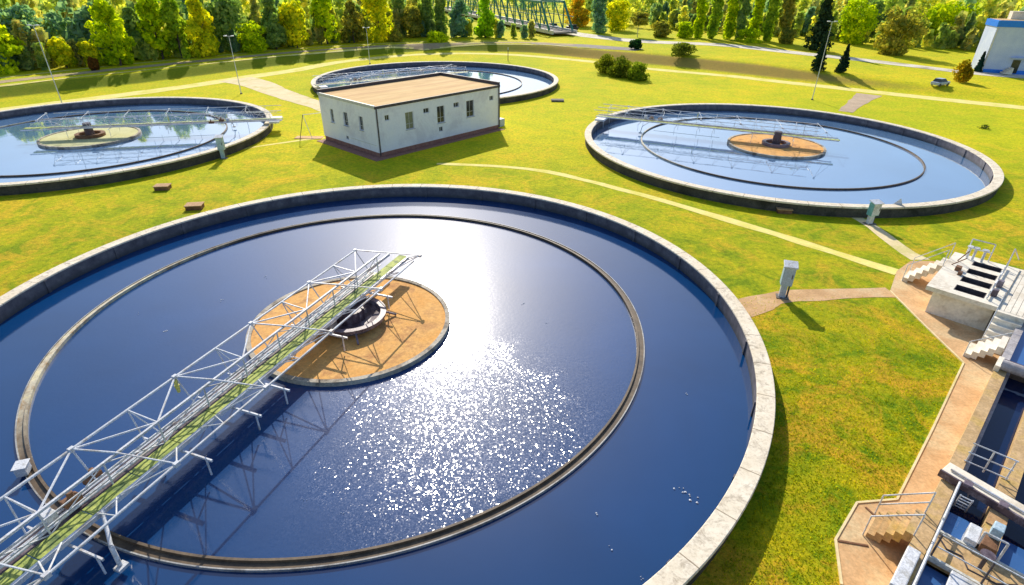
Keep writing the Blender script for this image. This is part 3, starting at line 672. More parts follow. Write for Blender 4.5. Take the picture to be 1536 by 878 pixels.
for u in (19.6, 20.9): mir(MB().box(u-.12,u+.12,-1.36,-1.12,1.5,1.85)).build('gate_drive', M['hub'], ib, bevel=.02)
mb = MB()
for u, v in ((23.9,-3.2),(23.9,-2.2)): mb.tube((u,v,1.5),(u,v,2.5),.03,n=6)
mb.tube((23.9,-3.2,2.5),(23.9,-2.2,2.5),.03,n=6); mb.tube((23.9,-3.2,2.0),(23.9,-2.2,2.0),.025,n=6)
mir(mb).build('railing', M['steel'], ib)
mir(MB().tube((24.0,-1.4,1.5),(24.0,-1.4,2.5),.03,n=6).tube((24.0,-1.4,2.5),(24.9,-1.1,1.7),.03,n=6)).build('railing', M['steel'], ib)
for v in (-3.1,-2.85,-2.45): mir(MB().tube((23.6,v,1.5),(23.6,v,2.15),.06,n=8).tube((23.6,v,2.15),(23.6,v,2.2),.16,n=12)).build('valve_wheel', M['steel'], ib)
mb = MB(); mb.tube((22.9,-3.35,1.5),(22.3,-3.0,2.35),.028,n=6); mb.tube((22.1,-3.45,1.5),(21.9,-2.95,2.1),.028,n=6); mb.box(21.4,21.7,-3.2,-2.95,1.5,1.72); mb.box(20.9,21.15,-2.98,-2.8,1.5,1.66)
mir(mb).build('valve_stems', M['brown'], ib)
# plank deck to the right of the box, on to the blue channel
pd = frame_thing('plank_deck', 'pale plank deck to the right of the inlet box slots', 'deck')
mb = MB(); v = -.84
while v < .25: mb.box(18.4,24.3,v,v+.21,1.34,1.43); v += .225
mir(mb).build('planks', M['conc'], pd)
mir(MB().box(18.6,24.2,-.8,.2,.0,1.338)).build('support', M['conc_dark'], pd)
# stairs
def stair_thing(label, mb, rails):
    t = frame_thing('concrete_stairs', label, 'stairs', 'stairs around the basins'); mir(mb).build('flight', M['conc_tan'] if 'tan' in label else M['conc'], t)
    for r in rails: mir(MB().path(r, .022, 6)).build('handrail', M['white'], t)
stair_thing('pale stairs up to the left side of the inlet box', steps(21.6,22.9,-5.2,-3.74,1.46,6,'v'),
            [[(21.6,-5.2,0),(21.6,-5.2,1.0),(21.6,-3.74,2.4),(21.6,-3.74,1.5)], [(22.9,-5.2,0),(22.9,-5.2,1.0),(22.9,-3.74,2.4),(22.9,-3.74,1.5)]])
stair_thing('pinkish white stairs at the front right of the inlet box', steps(17.0,18.42,-.85,.18,1.42,6,'u'),
            [[(17.0,-.85,0),(17.0,-.85,.9),(18.4,-.85,2.3)]])
stair_thing('small stairs up to the basin wall, just left of the blue channel', steps(15.6,16.8,-1.15,-.02,1.0,5,'v'),
            [[(15.6,-1.15,0),(15.6,-1.15,.8),(15.6,-.02,1.8)]])
stair_thing('tan stairs up to the basin wall at the bottom of the picture', steps(2.35,3.45,-.98,-.02,1.0,5,'v'),
            [[(3.45,-1.05,0),(3.45,-1.05,.85),(3.45,0,1.85),(3.45,0,1.0)], [(2.35,-1.05,0),(2.35,-1.05,.85),(2.35,0,1.85),(2.35,0,1.0)], [(3.45,-1.05,.45),(3.45,0,1.45)]])

bs = frame_thing('settling_basin', 'tan concrete basin with dark channels at the lower right', 'basin')
mir(MB().box(-3,14.3,.0,.38,-.1,1.0)).build('wall', M['conc_tan'], bs)
mir(MB().box(-3,14.3,1.30,1.74,-.1,.996)).build('wall', M['conc_tan'], bs)
mir(MB().box(-3,14.3,2.72,3.2,-.1,.996)).build('wall', M['conc_tan'], bs)
mir(MB().box(-3,19.2,4.2,4.6,-.1,.99)).build('wall', M['conc_tan'], bs)
mir(MB().box(-3,14.3,.38,.50,-.1,.80)).build('ledge', M['lightwall'], bs)
mir(MB().box(1.95,2.95,.385,4.19,.70,.985)).build('crosswalk', M['conc_tan'], bs)
mir(MB().box(4.35,5.1,1.30,1.74,1.0,1.04)).build('pier', M['boxwood'], bs)
mir(MB().box(-1.2,19.0,.385,4.19,.30,.34)).build('channel_floor', M['dark'], bs)
mir(MB().box(14.32,19.2,.02,.30,.0,1.05)).build('wall', M['lightwall'], bs)
mir(MB().box(14.30,14.5,.3,4.19,.3,.95)).build('wall', M['conc_dark'], bs)
mir(MB().box(2.97,3.04,.4,2.7,.9,1.06)).build('edge_strip', M['palerim'], bs)
mir(MB().box(1.84,1.92,.4,4.1,.9,1.06)).build('edge_strip', M['palerim'], bs)
def pond(label, u0, u1, v0, v1, z, mat):
    o = mir(MB().add([(u0,v0,z),(u1,v0,z),(u1,v1,z),(u0,v1,z)], [(0,1,2,3)])).build('water', mat, loc=(BO.x,BO.y,0)); o.rotation_euler.z = BANG; structure(o, label)
pond('dark water in the long basin channel', 4.4, 14.29, .51, 1.29, .46, M['wdark'])
pond('dark water in the second basin channel', 4.4, 14.29, 1.75, 2.71, .46, M['wdark'])
pond('dark water in the third basin channel', 3.1, 14.29, 3.21, 4.19, .46, M['wdark'])
pond('light blue water behind the round pipe', 14.51, 18.9, .31, 4.19, .86, M['wblue'])
pond('blue water in the basin chamber below the beam', 3.05, 4.38, .40, 2.7, .72, M['wblue'])
pond('blue water in the lowest basin chamber', -1.2, 1.83, .40, 1.29, .72, M['wblue'])
pond('grey blue water right of the lowest wall', -1.2, 1.83, 1.75, 4.19, .66, M['wdark'])
pp = frame_thing('round_pipe', 'pale round pipe lying across the head of the channels', 'pipe')
mir(MB().tube((13.75,.1,1.2),(13.75,4.3,1.2),.22,n=20)).build('barrel', M['lightwall'], pp, smooth=False)
mir(MB().tube((14.25,.0,1.12),(14.25,4.3,1.12),.10,n=14)).build('side_pipe', M['hub'], pp)
mir(MB().box(13.4,14.3,-.05,.12,.95,1.25)).build('saddle', M['conc'], pp)
wb = frame_thing('gate_beam', 'pale grey beam across the dark channel with a railing behind it', 'beam')
mb = MB(); p0, p1 = Vector((5.68,-.06)), Vector((5.02,3.2)); d = (p1-p0).normalized(); n_ = Vector((-d.y, d.x))
def qprism(w0, w1, z0, z1):
    a = [p0+n_*w0, p1+n_*w0, p1+n_*w1, p0+n_*w1]; return MB().prism([(q.x,q.y) for q in a], z0, z1)
mir(qprism(-.36,.30,1.10,1.22)).build('girder', M['conc'], wb, bevel=.02)
mir(qprism(.302,.37,1.05,1.30)).build('edge_angle', M['hub'], wb)
mir(qprism(-.40,-.362,1.06,1.17)).build('edge_angle', M['lightwall'], wb)
mir(MB().tube((5.62,.1,1.27),(5.0,3.1,1.27),.035,n=8)).build('cable_pipe', M['steel'], wb)
for v in (.5,1.4,2.3): mir(MB().box(5.38-.2*v-.12,5.38-.2*v+.1,v,v+.22,1.22,1.34)).build('terminal_box', M['hubrim'], wb, bevel=.01)
ra = frame_thing('channel_railing', 'thin grey railing across the dark channel beside the beam', 'railing')
for z in (1.04, 1.4, 1.78): mir(MB().tube((6.72,.3,z),(6.78,1.45,z),.022,n=6)).build('rail', M['steel'], ra)
for v in (.36, .85, 1.4): mir(MB().tube((6.75,v,.9),(6.75,v,1.78),.024,n=6)).build('post', M['steel'], ra)
lr = frame_thing('pipe_rail', 'pinkish white pipe rail along the left wall of the lower basin', 'rail')
mir(MB().path([(5.1,.42,1.35),(2.1,.42,1.35),(-1.5,.42,1.35)], .035)).build('rail', M['white'], lr)
for u in (5.1, 3.5, 2.0, .4): mir(MB().tube((u,.42,.9),(u,.42,1.35),.03,n=6)).build('post', M['steel'], lr)
gr = frame_thing('guard_rail', 'thin rail along the near side of the lower crosswalk', 'railing')
for z in (1.45, 1.9): mir(MB().tube((1.9,.5,z),(1.9,4.0,z),.02,n=6)).build('rail', M['white'], gr)
for v in (.5, 1.62, 2.8, 4.0): mir(MB().tube((1.9,v,.98),(1.9,v,1.9),.026,n=6)).build('post', M['trim'], gr)
for v, lab in ((1.32, 'white painted pump housing standing on the basin wall'),):
    t = frame_thing('pump_housing', lab, 'housing'); mir(MB().box(3.05,3.75,.98,1.28,.7,1.25)).build('casing', M['white'], t, bevel=.03)
    mir(MB().box(3.0,3.5,1.32,1.68,1.0,1.35)).build('motor', M['brown'], t, bevel=.03); mir(MB().box(3.4,3.75,1.4,1.65,1.35,1.7)).build('switch_box', M['cabblue'], t, bevel=.02)
    mir(MB().path([(3.0,1.28,1.3),(3.0,1.28,1.75),(3.0,1.78,1.75),(3.0,1.78,1.0)], .03)).build('hoop', M['white'], t)
t = frame_thing('valve_stand', 'dark valve stand with handwheel on the tan crosswalk', 'valve'); mir(MB().tube((2.45,1.5,.98),(2.45,1.5,1.55),.05,n=10)).build('stem', M['trim'], t); mir(MB().tube((2.45,1.5,1.55),(2.45,1.5,1.585),.17,n=18)).build('handwheel', M['hub'], t)
t = frame_thing('ladder', 'short steel ladder leaning into the dark channel beside the beam', 'ladder')
lm = MB()
for v in (.55,.85): lm.tube((5.0,v,.5),(4.55,v,1.35),.022,n=6)
for k in range(5): q = k/4; lm.tube((5.0-.42*q,.55,.55+.75*q),(5.0-.42*q,.85,.55+.75*q),.018,n=6)
mir(lm).build('rungs', M['steel'], t)
t = frame_thing('hose', 'thin dark hose lying across the tan crosswalk', 'hose'); mir(MB().path([(2.8,.5,1.0),(2.5,.75,1.0),(2.55,1.1,1.0),(2.2,1.3,1.0),(2.25,1.9,1.0),(2.6,2.3,1.0),(2.3,2.7,1.0)], .022, 6)).build('tube', M['rubber'], t)
t = frame_thing('steel_grate', 'small grey steel grate in the tan crosswalk', 'grate')
gm = MB()
for k in range(9): gm.box(2.1+.08*k,2.13+.08*k,3.0,3.6,.99,1.02)
mir(gm).build('bars', M['steel'], t)
t = frame_thing('hatch_cover', 'white lid at the bottom edge beside the lowest chamber', 'lid'); mir(MB().box(.4,1.75,1.0,1.7,1.0,1.12)).build('plate', M['white'], t, bevel=.02); mir(MB().box(.9,1.2,1.25,1.45,1.12,1.2)).build('handle', M['trim'], t)
t = frame_thing('hatch_cover', 'grey white blocks on the wall left of the lowest chamber', 'lid'); mir(MB().box(.1,1.7,-.02,.3,1.0,1.18)).build('plate', M['white'], t, bevel=.03); mir(MB().box(-.9,-.05,-.02,.3,1.0,1.14)).build('plate', M['lightwall'], t, bevel=.03)
# hazard: joints scored in the paving near the lower stairs
mb = MB()
for a, b in (((1298,762),(1322,784)), ((1256,812),(1302,820))):
    pa, pb = un(*a), un(*b); mb.bar((*pa,.03), (*pb,.03), .06, .03)
structure(mb.build('pavement_kerb', M['brown']), 'low brown kerbs set in the tan paving')
# pale kerb around the near lawn
kp = [un(*p) for p in [(1262,878),(1253,810),(1285,755),(1345,750),(1398,645),(1445,545),(1390,492),(1335,437)]]; mb = MB()
for a, b in zip(kp, kp[1:]): mb.bar((*a,.02), (*b,.02), .07, .06)
structure(mb.build('kerb', M['pinkpath']), 'thin pale kerb between lawn and tan paving')

# ------------------------------------------------------------------ blue-roofed hall, far right
A = at(1470, 108); front = (Vector(at(1600, 118)[:2]) - Vector(A[:2])).normalized(); fa = math.atan2(front.y, front.x)
bh = thing('blue_roofed_hall', 'pale blue white hall with a bright blue roof band at the right edge', 'building', (A[0],A[1],A[2]), fa)
LH = 7.0; LX = 26; LY = 5.5
MB().box(0, LX, 0, LY, -.2, LH).build('wall', M['bluewall'], bh)
MB().box(-.15, LX+.1, -.15, LY+.1, LH+.002, LH+.95).build('roof_band', M['bluepaint'], bh)
MB().box(.3, LX, .4, LY-.3, LH+.952, LH+1.0).build('roof', M['roof'], bh)
MB().box(2.5,LX,3.5,LY-.5,LH+1.0,LH+2.2).build('roof_unit', M['conc'], bh)
MB().box(-.02, LX, -.025, -.003, -.1, .5).build('plinth', M['bluepaint'], bh)
for x0, z0, w, h in ((5.0,4.1,2.4,1.8),(12.5,3.9,2.4,1.9),(17.5,3.9,2.4,1.9)):
    f = MB().box(x0,x0+w,-.05,-.004,z0,z0+.09).box(x0,x0+w,-.05,-.004,z0+h-.09,z0+h).box(x0,x0+.09,-.05,-.004,z0+.09,z0+h-.09).box(x0+w-.09,x0+w,-.05,-.004,z0+.09,z0+h-.09).build('window', M['frame'], bh)
    MB().box(x0+.09,x0+w-.09,-.03,-.006,z0+.09,z0+h-.09).build('pane', M['glass'], f)
d = MB().box(4.0,5.1,-.04,-.004,.0,2.1).build('door', M['glass'], bh); MB().box(3.5,5.8,-.9,-.0,2.4,2.5).build('canopy', M['bluewall'], bh)
MB().tube((.15,-.12,0),(.15,-.12,LH),.09,n=8).build('downpipe', M['palerim'], bh)
s_ = MB()
for k in range(4): s_.box(2.8+k*.3, 3.1+k*.3, -1.6, -.05, 0, .25*(k+1))
s_.build('steps', M['conc'], bh)

# ------------------------------------------------------------------ green truss bridge in the far centre
P0 = Vector(un(842, 47, 2.4)); P1 = Vector(un(660, 9, 2.8)); dB = (P1-P0); LB = dB.length; aB = math.atan2(dB.y, dB.x)
gb = thing('road_bridge', 'green steel truss road bridge with pale deck edge among the trees', 'bridge', (P0.x,P0.y,0), aB)
HB = 6.2; z0 = 2.35
MB().box(-2, LB, -3, 3, z0-.35, z0).build('deck', M['asphalt'], gb)
for sy in (-3.15, 3.15):
    MB().box(-2, LB, sy-.18, sy+.18, z0-.45, z0+.35).build('deck_edge', M['palerim'], gb)
    m = MB(); nb = 20; stp = LB/nb
    m.bar((stp,sy,z0+HB),(LB-stp,sy,z0+HB),.5,.5)
    for k in range(nb+1):
        xx = k*stp
        if 0 < k < nb: m.bar((xx,sy,z0),(xx,sy,z0+HB),.24)
        if k < nb: m.bar((xx,sy,z0 if k < nb/2 and k > 0 or k == 0 else z0+HB),((k+1)*stp,sy,z0+HB if k < nb/2 else z0),.22) if 0 < k < nb-1 else m.bar((xx,sy,z0 if k == 0 else z0+HB),((k+1)*stp,sy,z0+HB if k == 0 else z0),.4)
    m.bar((0,sy,z0+1.3),(LB,sy,z0+1.3),.1,.1); m.bar((0,sy,z0+3.2),(LB,sy,z0+3.2),.16,.16)
    m.build('side_truss', M['bridgegreen'], gb)
m = MB()
for k in range(1, 20): m.bar((k*LB/20,-3.1,z0+HB),(k*LB/20,3.1,z0+HB),.2)
m.build('top_bracing', M['bridgegreen'], gb)
for fx in (.1, .34, .58, .82):
    MB().box(LB*fx-.6, LB*fx+.6, -3, 3, -.2, z0-.36).build('pier', M['conc_dark'], gb)
x, y, z = at(868, 49)
def far_car(px, py, label, mat):
    x, y, z = at(px, py); t = thing('car', label, 'car', (x,y,z+.03), aB, 'cars at the bridge end')
    MB().prism([(-2.1,-.85),(2.1,-.85),(2.1,.85),(-2.1,.85)], .3, .95).build('body', mat, t, bevel=.12)
    MB().prism([(-1.4,-.72),(1.0,-.72),(1.0,.72),(-1.4,.72)], .952, 1.5).build('cabin', M['glass'], t, bevel=.15)
    for sx in (-1.3,1.3):
        for sy in (-.86,.68): MB().tube((sx,sy,.33),(sx,sy+.18,.33),.33,n=14).build('wheel', M['rubber'], t)
far_car(858, 46, 'dark blue car standing at the near end of the green bridge', M['rubber'])
far_car(829, 44, 'pale car driving on to the green bridge', M['car'])

# ------------------------------------------------------------------ vegetation
def crown_mesh(name, seed, kind, n, leaf):
    """unit-height crown (0..1), unit half width 1, made of leaf-clump faces"""
    rnd = random.Random(seed); mb = MB(); lobes = []
    if kind == 'column':
        for k in range(22): z = .06+.9*k/21; lobes.append((rnd.uniform(-.35,.35), rnd.uniform(-.35,.35), z, rnd.uniform(.4,.62)*(1-max(0,z-.72)*2.6), .09))
    elif kind == 'cone':
        for k in range(30):
            z = .04+.92*k/29; rr = (1-z)*.95+.05; a = rnd.random()*6.28; d = rr*.45*rnd.random(); lobes.append((d*math.cos(a), d*math.sin(a), z, rr*.72, .05))
    elif kind == 'round':
        for k in range(26):
            a = rnd.random()*6.28; z = rnd.uniform(.06,.88); rr = math.sqrt(max(0,1-((z-.5)/.52)**2))*.62; d = rr*rnd.random()**.5; lobes.append((d*math.cos(a), d*math.sin(a), z, rnd.uniform(.28,.44), rnd.uniform(.10,.16)))
    elif kind == 'broad':
        for k in range(34):
            a = rnd.random()*6.28; z = rnd.uniform(.03,.93); rr = (1-(abs(z-.30)/.66)**1.7)*.74; d = max(0,rr)*rnd.random()**.5; lobes.append((d*math.cos(a), d*math.sin(a), z, rnd.uniform(.2,.38), rnd.uniform(.06,.13)))
    else:  # bush
        for k in range(20):
            a = rnd.random()*6.28; z = rnd.uniform(.1,.75); d = .62*rnd.random()**.5*(1.05-z*.6); lobes.append((d*math.cos(a), d*math.sin(a), z, rnd.uniform(.26,.42), rnd.uniform(.16,.26)))
    for i in range(n):
        lx, ly, lz, lr, lh = rnd.choice(lobes)
        a = rnd.random()*6.283; u = rnd.uniform(-1,1); q = math.sqrt(1-u*u); k = rnd.uniform(.72,1.08)
        p = Vector((lx+lr*k*q*math.cos(a), ly+lr*k*q*math.sin(a), lz+lh*k*u))
        if p.z < .0: p.z = rnd.uniform(0,.05)
        mb.v.append(tuple(p)); 
    pts = mb.v; out = MB()
    return pts, rnd, leaf
def make_crown(kind, seed, n, leaf, h, w, name, mat, parent, z0, color):
    pts, rnd, _ = crown_mesh(name, seed, kind, n, leaf); mb = MB()
    for p in pts:
        c = Vector((p[0]*w, p[1]*w, p[2]*h + z0)); s = leaf*rnd.uniform(.55,1.25)
        nrm = Vector((p[0]+rnd.uniform(-.7,.7), p[1]+rnd.uniform(-.7,.7), (p[2]-.4)*.8+rnd.uniform(-.6,.8))).normalized()
        t = nrm.orthogonal().normalized(); t.rotate(Matrix.Rotation(rnd.random()*6.28, 3, nrm)); b = nrm.cross(t)
        k = 5; vs = [c + t*(s*rnd.uniform(.6,1.1)*math.cos(6.283*i/k)) + b*(s*rnd.uniform(.45,.9)*math.sin(6.283*i/k)) + nrm*rnd.uniform(-.12,.12)*s for i in range(k)]
        mb.add(vs, [tuple(range(k))])
    o = mb.build(name, mat, parent); o.color = (*color, 1); return o
def tree(name, kind, px, py, h, w, color, label, seed, cat='tree', group='trees beyond the dike', leaf=.42, n=1500, trunk=.18, mat=None, barkmat=None, bare=.12, xyz=None):
    x, y, z = xyz or at(px, py); t = thing(name, label, cat, (x,y,z-.03), 0, group)
    rnd = random.Random(seed); tb = MB()
    top = h*.82; r0 = max(.07, h*.018)
    if kind == 'bush':
        for k in range(5):
            a = k*1.26; tb.tube((0,0,0),(w*.45*math.cos(a), w*.45*math.sin(a), h*.6), .05, .02, n=6, cap=False)
        tb.build('stem', M['bark'], t)
    else:
        p = Vector((0,0,0)); seg = 5
        for k in range(seg):
            q = Vector((rnd.uniform(-.12,.12)*w*.4, rnd.uniform(-.12,.12)*w*.4, top*(k+1)/seg)); tb.tube(p, q, r0*(1-k/seg*.85), r0*(1-(k+1)/seg*.85), n=8, cap=False)
            if k >= 1:
                for j in range(3):
                    a = rnd.random()*6.28; l = w*rnd.uniform(.4,.75)*(1.0-.12*k) if kind != 'column' else w*.5
                    e = q + Vector((l*math.cos(a), l*math.sin(a), h*.12)); tb.tube(q-Vector((0,0,top*.08)), e, r0*.4*(1-k/seg*.5), .02, n=6, cap=False)
            p = q
        tb.build('trunk', barkmat or M['bark'], t)
    make_crown(kind, seed, n, leaf, h*(1-bare), w, 'foliage' if kind == 'bush' else 'crown', mat or M['leaf'], t, h*bare, color)
    return t
YG = (.68,.78,.02); YL = (.86,.82,.03); DG = (.38,.52,.18); MG = (.52,.66,.06); BG = (.30,.50,.42); OR = (.86,.60,.05); OL = (.50,.46,.10); LG = (.50,.74,.03); RD = (.30,.14,.04); BR = (.24,.13,.05)
TR = [  # kind, px, py, h, w, colour, leaf, label
 ('broad', 8,114, 9.5,3.6,YG,'bright yellow green tree cut by the left edge of the picture'),
 ('round', 60,103, 10.5,4.6,BG,'dark bluish tree behind the tall lamp post'),
 ('round', 103,108, 5.6,2.0,YL,'rounded yellow tree right of the tall lamp post'),
 ('round', 141,106, 4.6,1.6,YL,'small yellow tree left of the tall lime coloured tree'),
 ('broad', 183,104, 11.5,3.0,YG,'tall lime coloured tree, the widest near the left lamp post'),
 ('broad', 215,94, 9.5,2.2,DG,'dark narrow tree between the lime tree and its right neighbour'),
 ('broad', 246,94, 13.5,2.6,YG,'very tall yellow green tree, first of three close together'),
 ('broad', 275,92, 11.5,2.3,MG,'mid green tree, middle of three close together'),
 ('broad', 310,90, 11.0,2.8,YL,'golden yellow tree, right of three close together'),
 ('round', 350,82, 11.5,4.2,DG,'dark tree with pale top left of the rounded yellow tree'),
 ('round', 383,83, 6.2,3.3,YG,'round yellow green tree standing alone behind the dike track'),
 ('broad', 416,78, 11.5,2.4,DG,'dark green tree left of the yellow topped one'),
 ('round', 447,76, 10.0,3.2,YL,'yellow topped tree with green underside'),
 ('broad', 492,70, 14.0,3.0,YG,'tall lime tree near the left end of the far tank'),
 ('broad', 532,68, 9.5,2.6,OL,'olive pointed tree behind the left of the far tank'),
 ('round', 572,66, 13.0,4.4,YL,'large yellow tree behind the middle of the far tank'),
 ('bush', 594,66, 3.6,3.0,OL,'low rounded olive shrub below the dark poplars'),
 ('round', 620,57, 8.0,2.9,OL,'rounded olive brown tree among the dark poplars'),
 ('column', 602,56, 17,1.9,DG,'dark poplar left of the rounded olive brown tree'),
 ('column', 644,55, 17,1.9,DG,'dark poplar right of the rounded olive brown tree'),
 ('column', 663,56, 18,2.0,DG,'dark poplar in the middle of the dark row'),
 ('bush', 655,63, 3.0,3.3,YG,'low yellow shrub at the foot of the dark poplars'),
 ('broad', 692,56, 9.5,3.0,BG,'teal green tree at the left end of the green bridge'),
 ('broad', 728,57, 11.0,2.8,LG,'bright light green tree in front of the green bridge'),
 ('broad', 866,40, 9.0,4.0,OR,'orange autumn tree at the right end of the green bridge'),
 ('column', 897,50, 15,2.6,BG,'dark blue green tree right of the orange tree'),
 ('round', 925,46, 9.5,4.0,YL,'yellowish tree right of the dark blue green tree'),
 ('round', 956,56, 6.6,2.9,OL,'small umbrella shaped tree with a pale trunk'),
 ('round', 990,56, 4.6,2.9,OL,'round olive shrub beside the road, left of two'),
 ('round', 1027,57, 4.2,2.7,YG,'round yellowish shrub beside the road, right of two'),
 ('column', 1046,57, 15,1.7,YG,'yellow green poplar, leftmost of the poplar row'),
 ('column', 1068,58, 16,1.8,MG,'green poplar, second of the poplar row'),
 ('column', 1090,59, 16,1.7,YG,'yellow green poplar, third of the poplar row'),
 ('column', 1108,60, 15,1.6,DG,'dark poplar behind the low yellow green shrub'),
 ('column', 1128,60, 16,1.7,YG,'yellow green poplar above the low shrub'),
 ('column', 1149,62, 17,1.7,MG,'green poplar right of the low shrub'),
 ('column', 1172,64, 16,1.7,OL,'olive poplar near the dark conifer'),
 ('bush', 1122,63, 3.6,4.0,YG,'low yellow green shrub at the foot of the poplar row'),
 ('round', 1180,66, 3.6,2.0,OL,'small olive shrub left of the tall dark conifer'),
 ('cone', 1224,76, 14.5,3.0,(.04,.075,.04),'tall dark conifer behind the two small conifers'),
 ('round', 1278,66, 12,4.2,YG,'yellow green tree right of the tall dark conifer'),
 ('round', 1340,82, 10.6,5.0,OL,'wide olive tree standing in the lawn, darker below'),
 ('round', 1384,66, 10.5,4.6,YG,'yellow green tree right of the wide olive tree'),
 ('round', 1424,66, 11.0,5.6,YG,'broad yellow green tree left of the blue roofed hall'),
 ('broad', 1300,60, 11,4.0,DG,'dark tree behind the wide olive tree'),
]
for i, (k, px, py, h, w, c, lab) in enumerate(TR):
    if k == 'broad': w *= 1.15
    h *= .82
    xyz = None
    if px < 600 and k != 'column':      # stand a little farther back, clear of the dike track
        x_, y_, z_ = at(px, py); q_ = 4.5/math.hypot(x_, y_); xyz = (x_*(1+q_), y_*(1+q_), T(x_*(1+q_), y_*(1+q_))); h *= 1.03
    nm = {'column': 'poplar_tree', 'cone': 'conifer_tree', 'bush': 'shrub', 'round': 'round_tree', 'broad': 'broadleaf_tree'}[k]
    pale = 'pale trunk' in lab
    tree(nm, k, px, py, h, w, c, lab, 100+i, leaf=.36 if h > 6 else .26, n=1500 if k == 'bush' else 3000, mat=M['needle'] if k == 'cone' else None,
         bare=.5 if pale else .01, barkmat=M['palebark'] if pale else None, cat='shrub' if k == 'bush' else 'tree', xyz=xyz)
NE = [
 ('cone', 1226,106, 4.3,1.55,(.03,.07,.045),'small dark conifer, left of the pair beside the road'),
 ('cone', 1262,109, 4.2,1.15,(.03,.065,.05),'small dark conifer, right of the pair beside the road'),
 ('bush', 1438,123, 3.3,1.9,(.50,.33,.02),'yellow bush with reddish foot next to the small car'),
 ('cone', 1466,108, 3.2,.7,(.02,.07,.06),'little dark conifer against the white hall wall'),
 ('bush', 908,110, 3.4,3.0,(.30,.32,.03),'dark green bush, left one of the clump beyond the lawn'),
 ('bush', 932,115, 3.3,2.9,(.22,.26,.03),'dark green bush in the middle of the clump beyond the lawn'),
 ('bush', 956,120, 2.9,2.3,(.28,.36,.03),'smaller green bush at the right end of the clump'),
 ('bush', 1025,83, 2.4,3.6,(.26,.30,.05),'low dark bush between the service path and the road'),
 ('bush', 953,74, 2.0,1.7,(.04,.12,.05),'small dark green bush at the end of the asphalt strip'),
 ('bush', 1476,193, .55,.8,(.10,.15,.03),'tiny weed tuft in the lawn right of the right tank'),
 ('bush', 143,106, 2.0,1.0,RD,'reddish brown bush at the foot of the small yellow tree'),
]
for i, (k, px, py, h, w, c, lab) in enumerate(NE):
    tree('bush' if k == 'bush' else 'small_conifer', k, px, py, h, w, c, lab, 300+i, leaf=.17 if h > 1 else .07, n=2600 if h > 1 else 160, cat='bush' if k == 'bush' else 'tree', group='bushes and conifers in the lawn',
         mat=M['needle'] if k == 'cone' else M['leaf'], bare=.01)

# far woods behind, one mass of trees
rnd = random.Random(11); wb_ = []
def woodland(name, rows, cols, label, seed):
    rnd = random.Random(seed); groups = {}
    for (r0, r1, h0, h1, cnt) in rows:
        for i in range(cnt):
            az = R(-52 + 108*(i+rnd.random())/cnt); rf, _ = foot(az); r = rf + rnd.uniform(r0, r1) + (25 if az > R(6) else 0)
            if az > R(12): r += 25
            x, y = r*math.sin(az), r*math.cos(az); h = rnd.uniform(h0, h1); w = h*rnd.uniform(.22,.36)
            # keep the bridge and the hall free
            q = Vector((x,y))-P0; al = q.dot(dB)/LB; ac = abs(q.x*dB.y-q.y*dB.x)/LB
            if -18 < al < LB+5 and ac < 9: continue
            if R(-7.5) < az < R(5.2) and 40 < r < 262 and h > 4.5: continue
            if R(5) < az < R(40) and r < rf+58: continue
            if az <= R(5) and r < rf+15: continue
            if x > 74 and math.hypot(x-98, y-104) < 30: continue
            c = rnd.choice(cols); groups.setdefault(c, MB()); mb = groups[c]
            pts, rr, _ = crown_mesh('', rnd.randrange(9999), rnd.choice(['broad','broad','round','column','cone']), int(170+ h*9), .6)
            zb = T(x,y)
            for p in pts:
                cc = Vector((x+p[0]*w, y+p[1]*w, zb+.4+p[2]*h)); s = rr.uniform(.4,.95)
                nrm = Vector((rr.uniform(-1,1), rr.uniform(-1,1), rr.uniform(-.4,1))).normalized(); t = nrm.orthogonal().normalized(); b = nrm.cross(t)
                mb.add([cc+t*s*rr.uniform(.7,1.1), cc+b*s*.8, cc-t*s*rr.uniform(.6,1), cc-b*s*.8*rr.uniform(.7,1.1)], [(0,1,2,3)])
            mb.tube((x,y,zb),(x,y,zb+h*.6),.22,.1,n=5,cap=False)
    for c, mb in groups.items():
        o = mb.build('woodland', M['leaf']); o.color = (*c,1); tag(o, label, 'woodland', kind='stuff', group='far woods')
woodland('woodland', [(15,19,2,3.5,130),(18,26,5,8,110),(8,14,3,6,150),(20,40,8,11,80),(40,80,11,15,80),(80,150,14,20,80),(120,240,18,26,110)], [(.42,.52,.24), (.36,.54,.44), (.58,.66,.20), (.66,.62,.26), (.84,.82,.20)], 'dense far wood behind the single trees', 5)

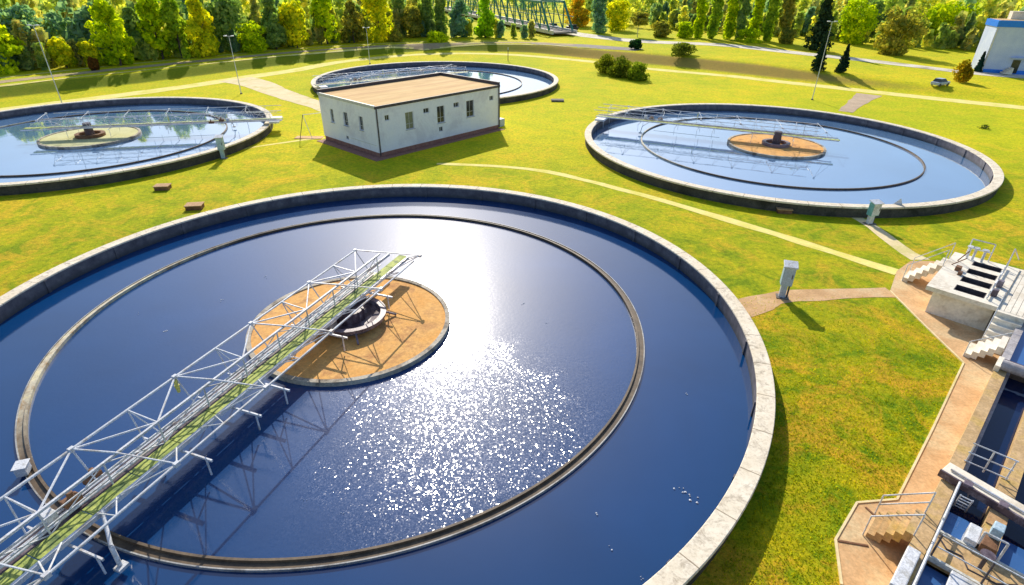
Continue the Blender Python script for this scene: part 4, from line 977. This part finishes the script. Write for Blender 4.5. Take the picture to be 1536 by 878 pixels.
# ------------------------------------------------------------------ grass blades on the nearest lawn
def turf():
    rnd = random.Random(21); mb = MB(); n = 0
    cx, cy = -6.85, 23.04
    poly2 = [Vector(un(*p)) for p in [(1345,407),(1335,437),(1445,545),(1345,750),(1285,755),(1253,810),(1262,878),(1280,1000)]]
    while n < 26000:
        y = rnd.uniform(6, 34); x = rnd.uniform(2, 24)
        if math.hypot(x-cx, y-cy) < 18.15: continue
        if math.hypot(x-24.93, y-54.87) < 18.2: continue
        # inside the lawn: left of the paving edge line
        ok = True
        for a, b in zip(poly2[1:], poly2[2:]):
            if min(a.y,b.y) <= y <= max(a.y,b.y):
                xe = a.x+(b.x-a.x)*(y-a.y)/(b.y-a.y+1e-9)
                if x > xe-.08: ok = False
        if y > poly2[1].y-.6 and y < 30: ok = ok and not (abs((y-26.0)) < 1.1)
        if y > 29 or not ok: n += 0; 
        if not ok or y > 28: 
            if rnd.random() < .02: n += 1
            continue
        if rnd.random() > (27-y)/14: continue
        n += 1
        h = rnd.uniform(.03,.09); a = rnd.random()*6.28; w = .02; dx, dy = math.cos(a)*w, math.sin(a)*w; lx, ly = rnd.uniform(-.05,.05), rnd.uniform(-.05,.05)
        mb.add([(x-dx,y-dy,0),(x+dx,y+dy,0),(x+lx,y+ly,h)], [(0,1,2)])
    o = mb.build('grass', M['leaf']); o.color = (.50,.50,.02,1); tag(o, 'short grass blades on the lawn right of the near tank', 'grass', kind='stuff')
turf()

# ------------------------------------------------------------------ light
SUN_EL, SUN_AZ = R(32.5), R(-8)          # azimuth from +Y, towards -X
sd = bpy.data.lights.new('sun', 'SUN'); sd.energy = 5.0; sd.angle = R(.5); sd.color = (1.0,.92,.78)
so = bpy.data.objects.new('sun', sd); COL.objects.link(so)
dirv = Vector((math.sin(SUN_AZ)*math.cos(SUN_EL), math.cos(SUN_AZ)*math.cos(SUN_EL), math.sin(SUN_EL)))
so.rotation_euler = dirv.to_track_quat('Z', 'Y').to_euler()
w = bpy.data.worlds.new("World"); scene.world = w; w.use_nodes = True; nt = w.node_tree; nt.nodes.clear()
wo = nt.nodes.new('ShaderNodeOutputWorld'); bg = nt.nodes.new('ShaderNodeBackground'); sky = nt.nodes.new('ShaderNodeTexSky')
sky.sky_type = 'NISHITA'; sky.sun_disc = False; sky.sun_elevation = SUN_EL; sky.sun_rotation = SUN_AZ
sky.air_density = 1.1; sky.dust_density = 1.3; sky.ozone_density = 3.5
bg.inputs[1].default_value = .15
nt.links.new(sky.outputs[0], bg.inputs[0]); nt.links.new(bg.outputs[0], wo.inputs[0])
scene.view_settings.view_transform = 'Standard'; scene.view_settings.look = 'None'
scene.view_settings.exposure = 0; scene.view_settings.gamma = 1
scene.render.engine = 'CYCLES'
scene.cycles.max_bounces = 6
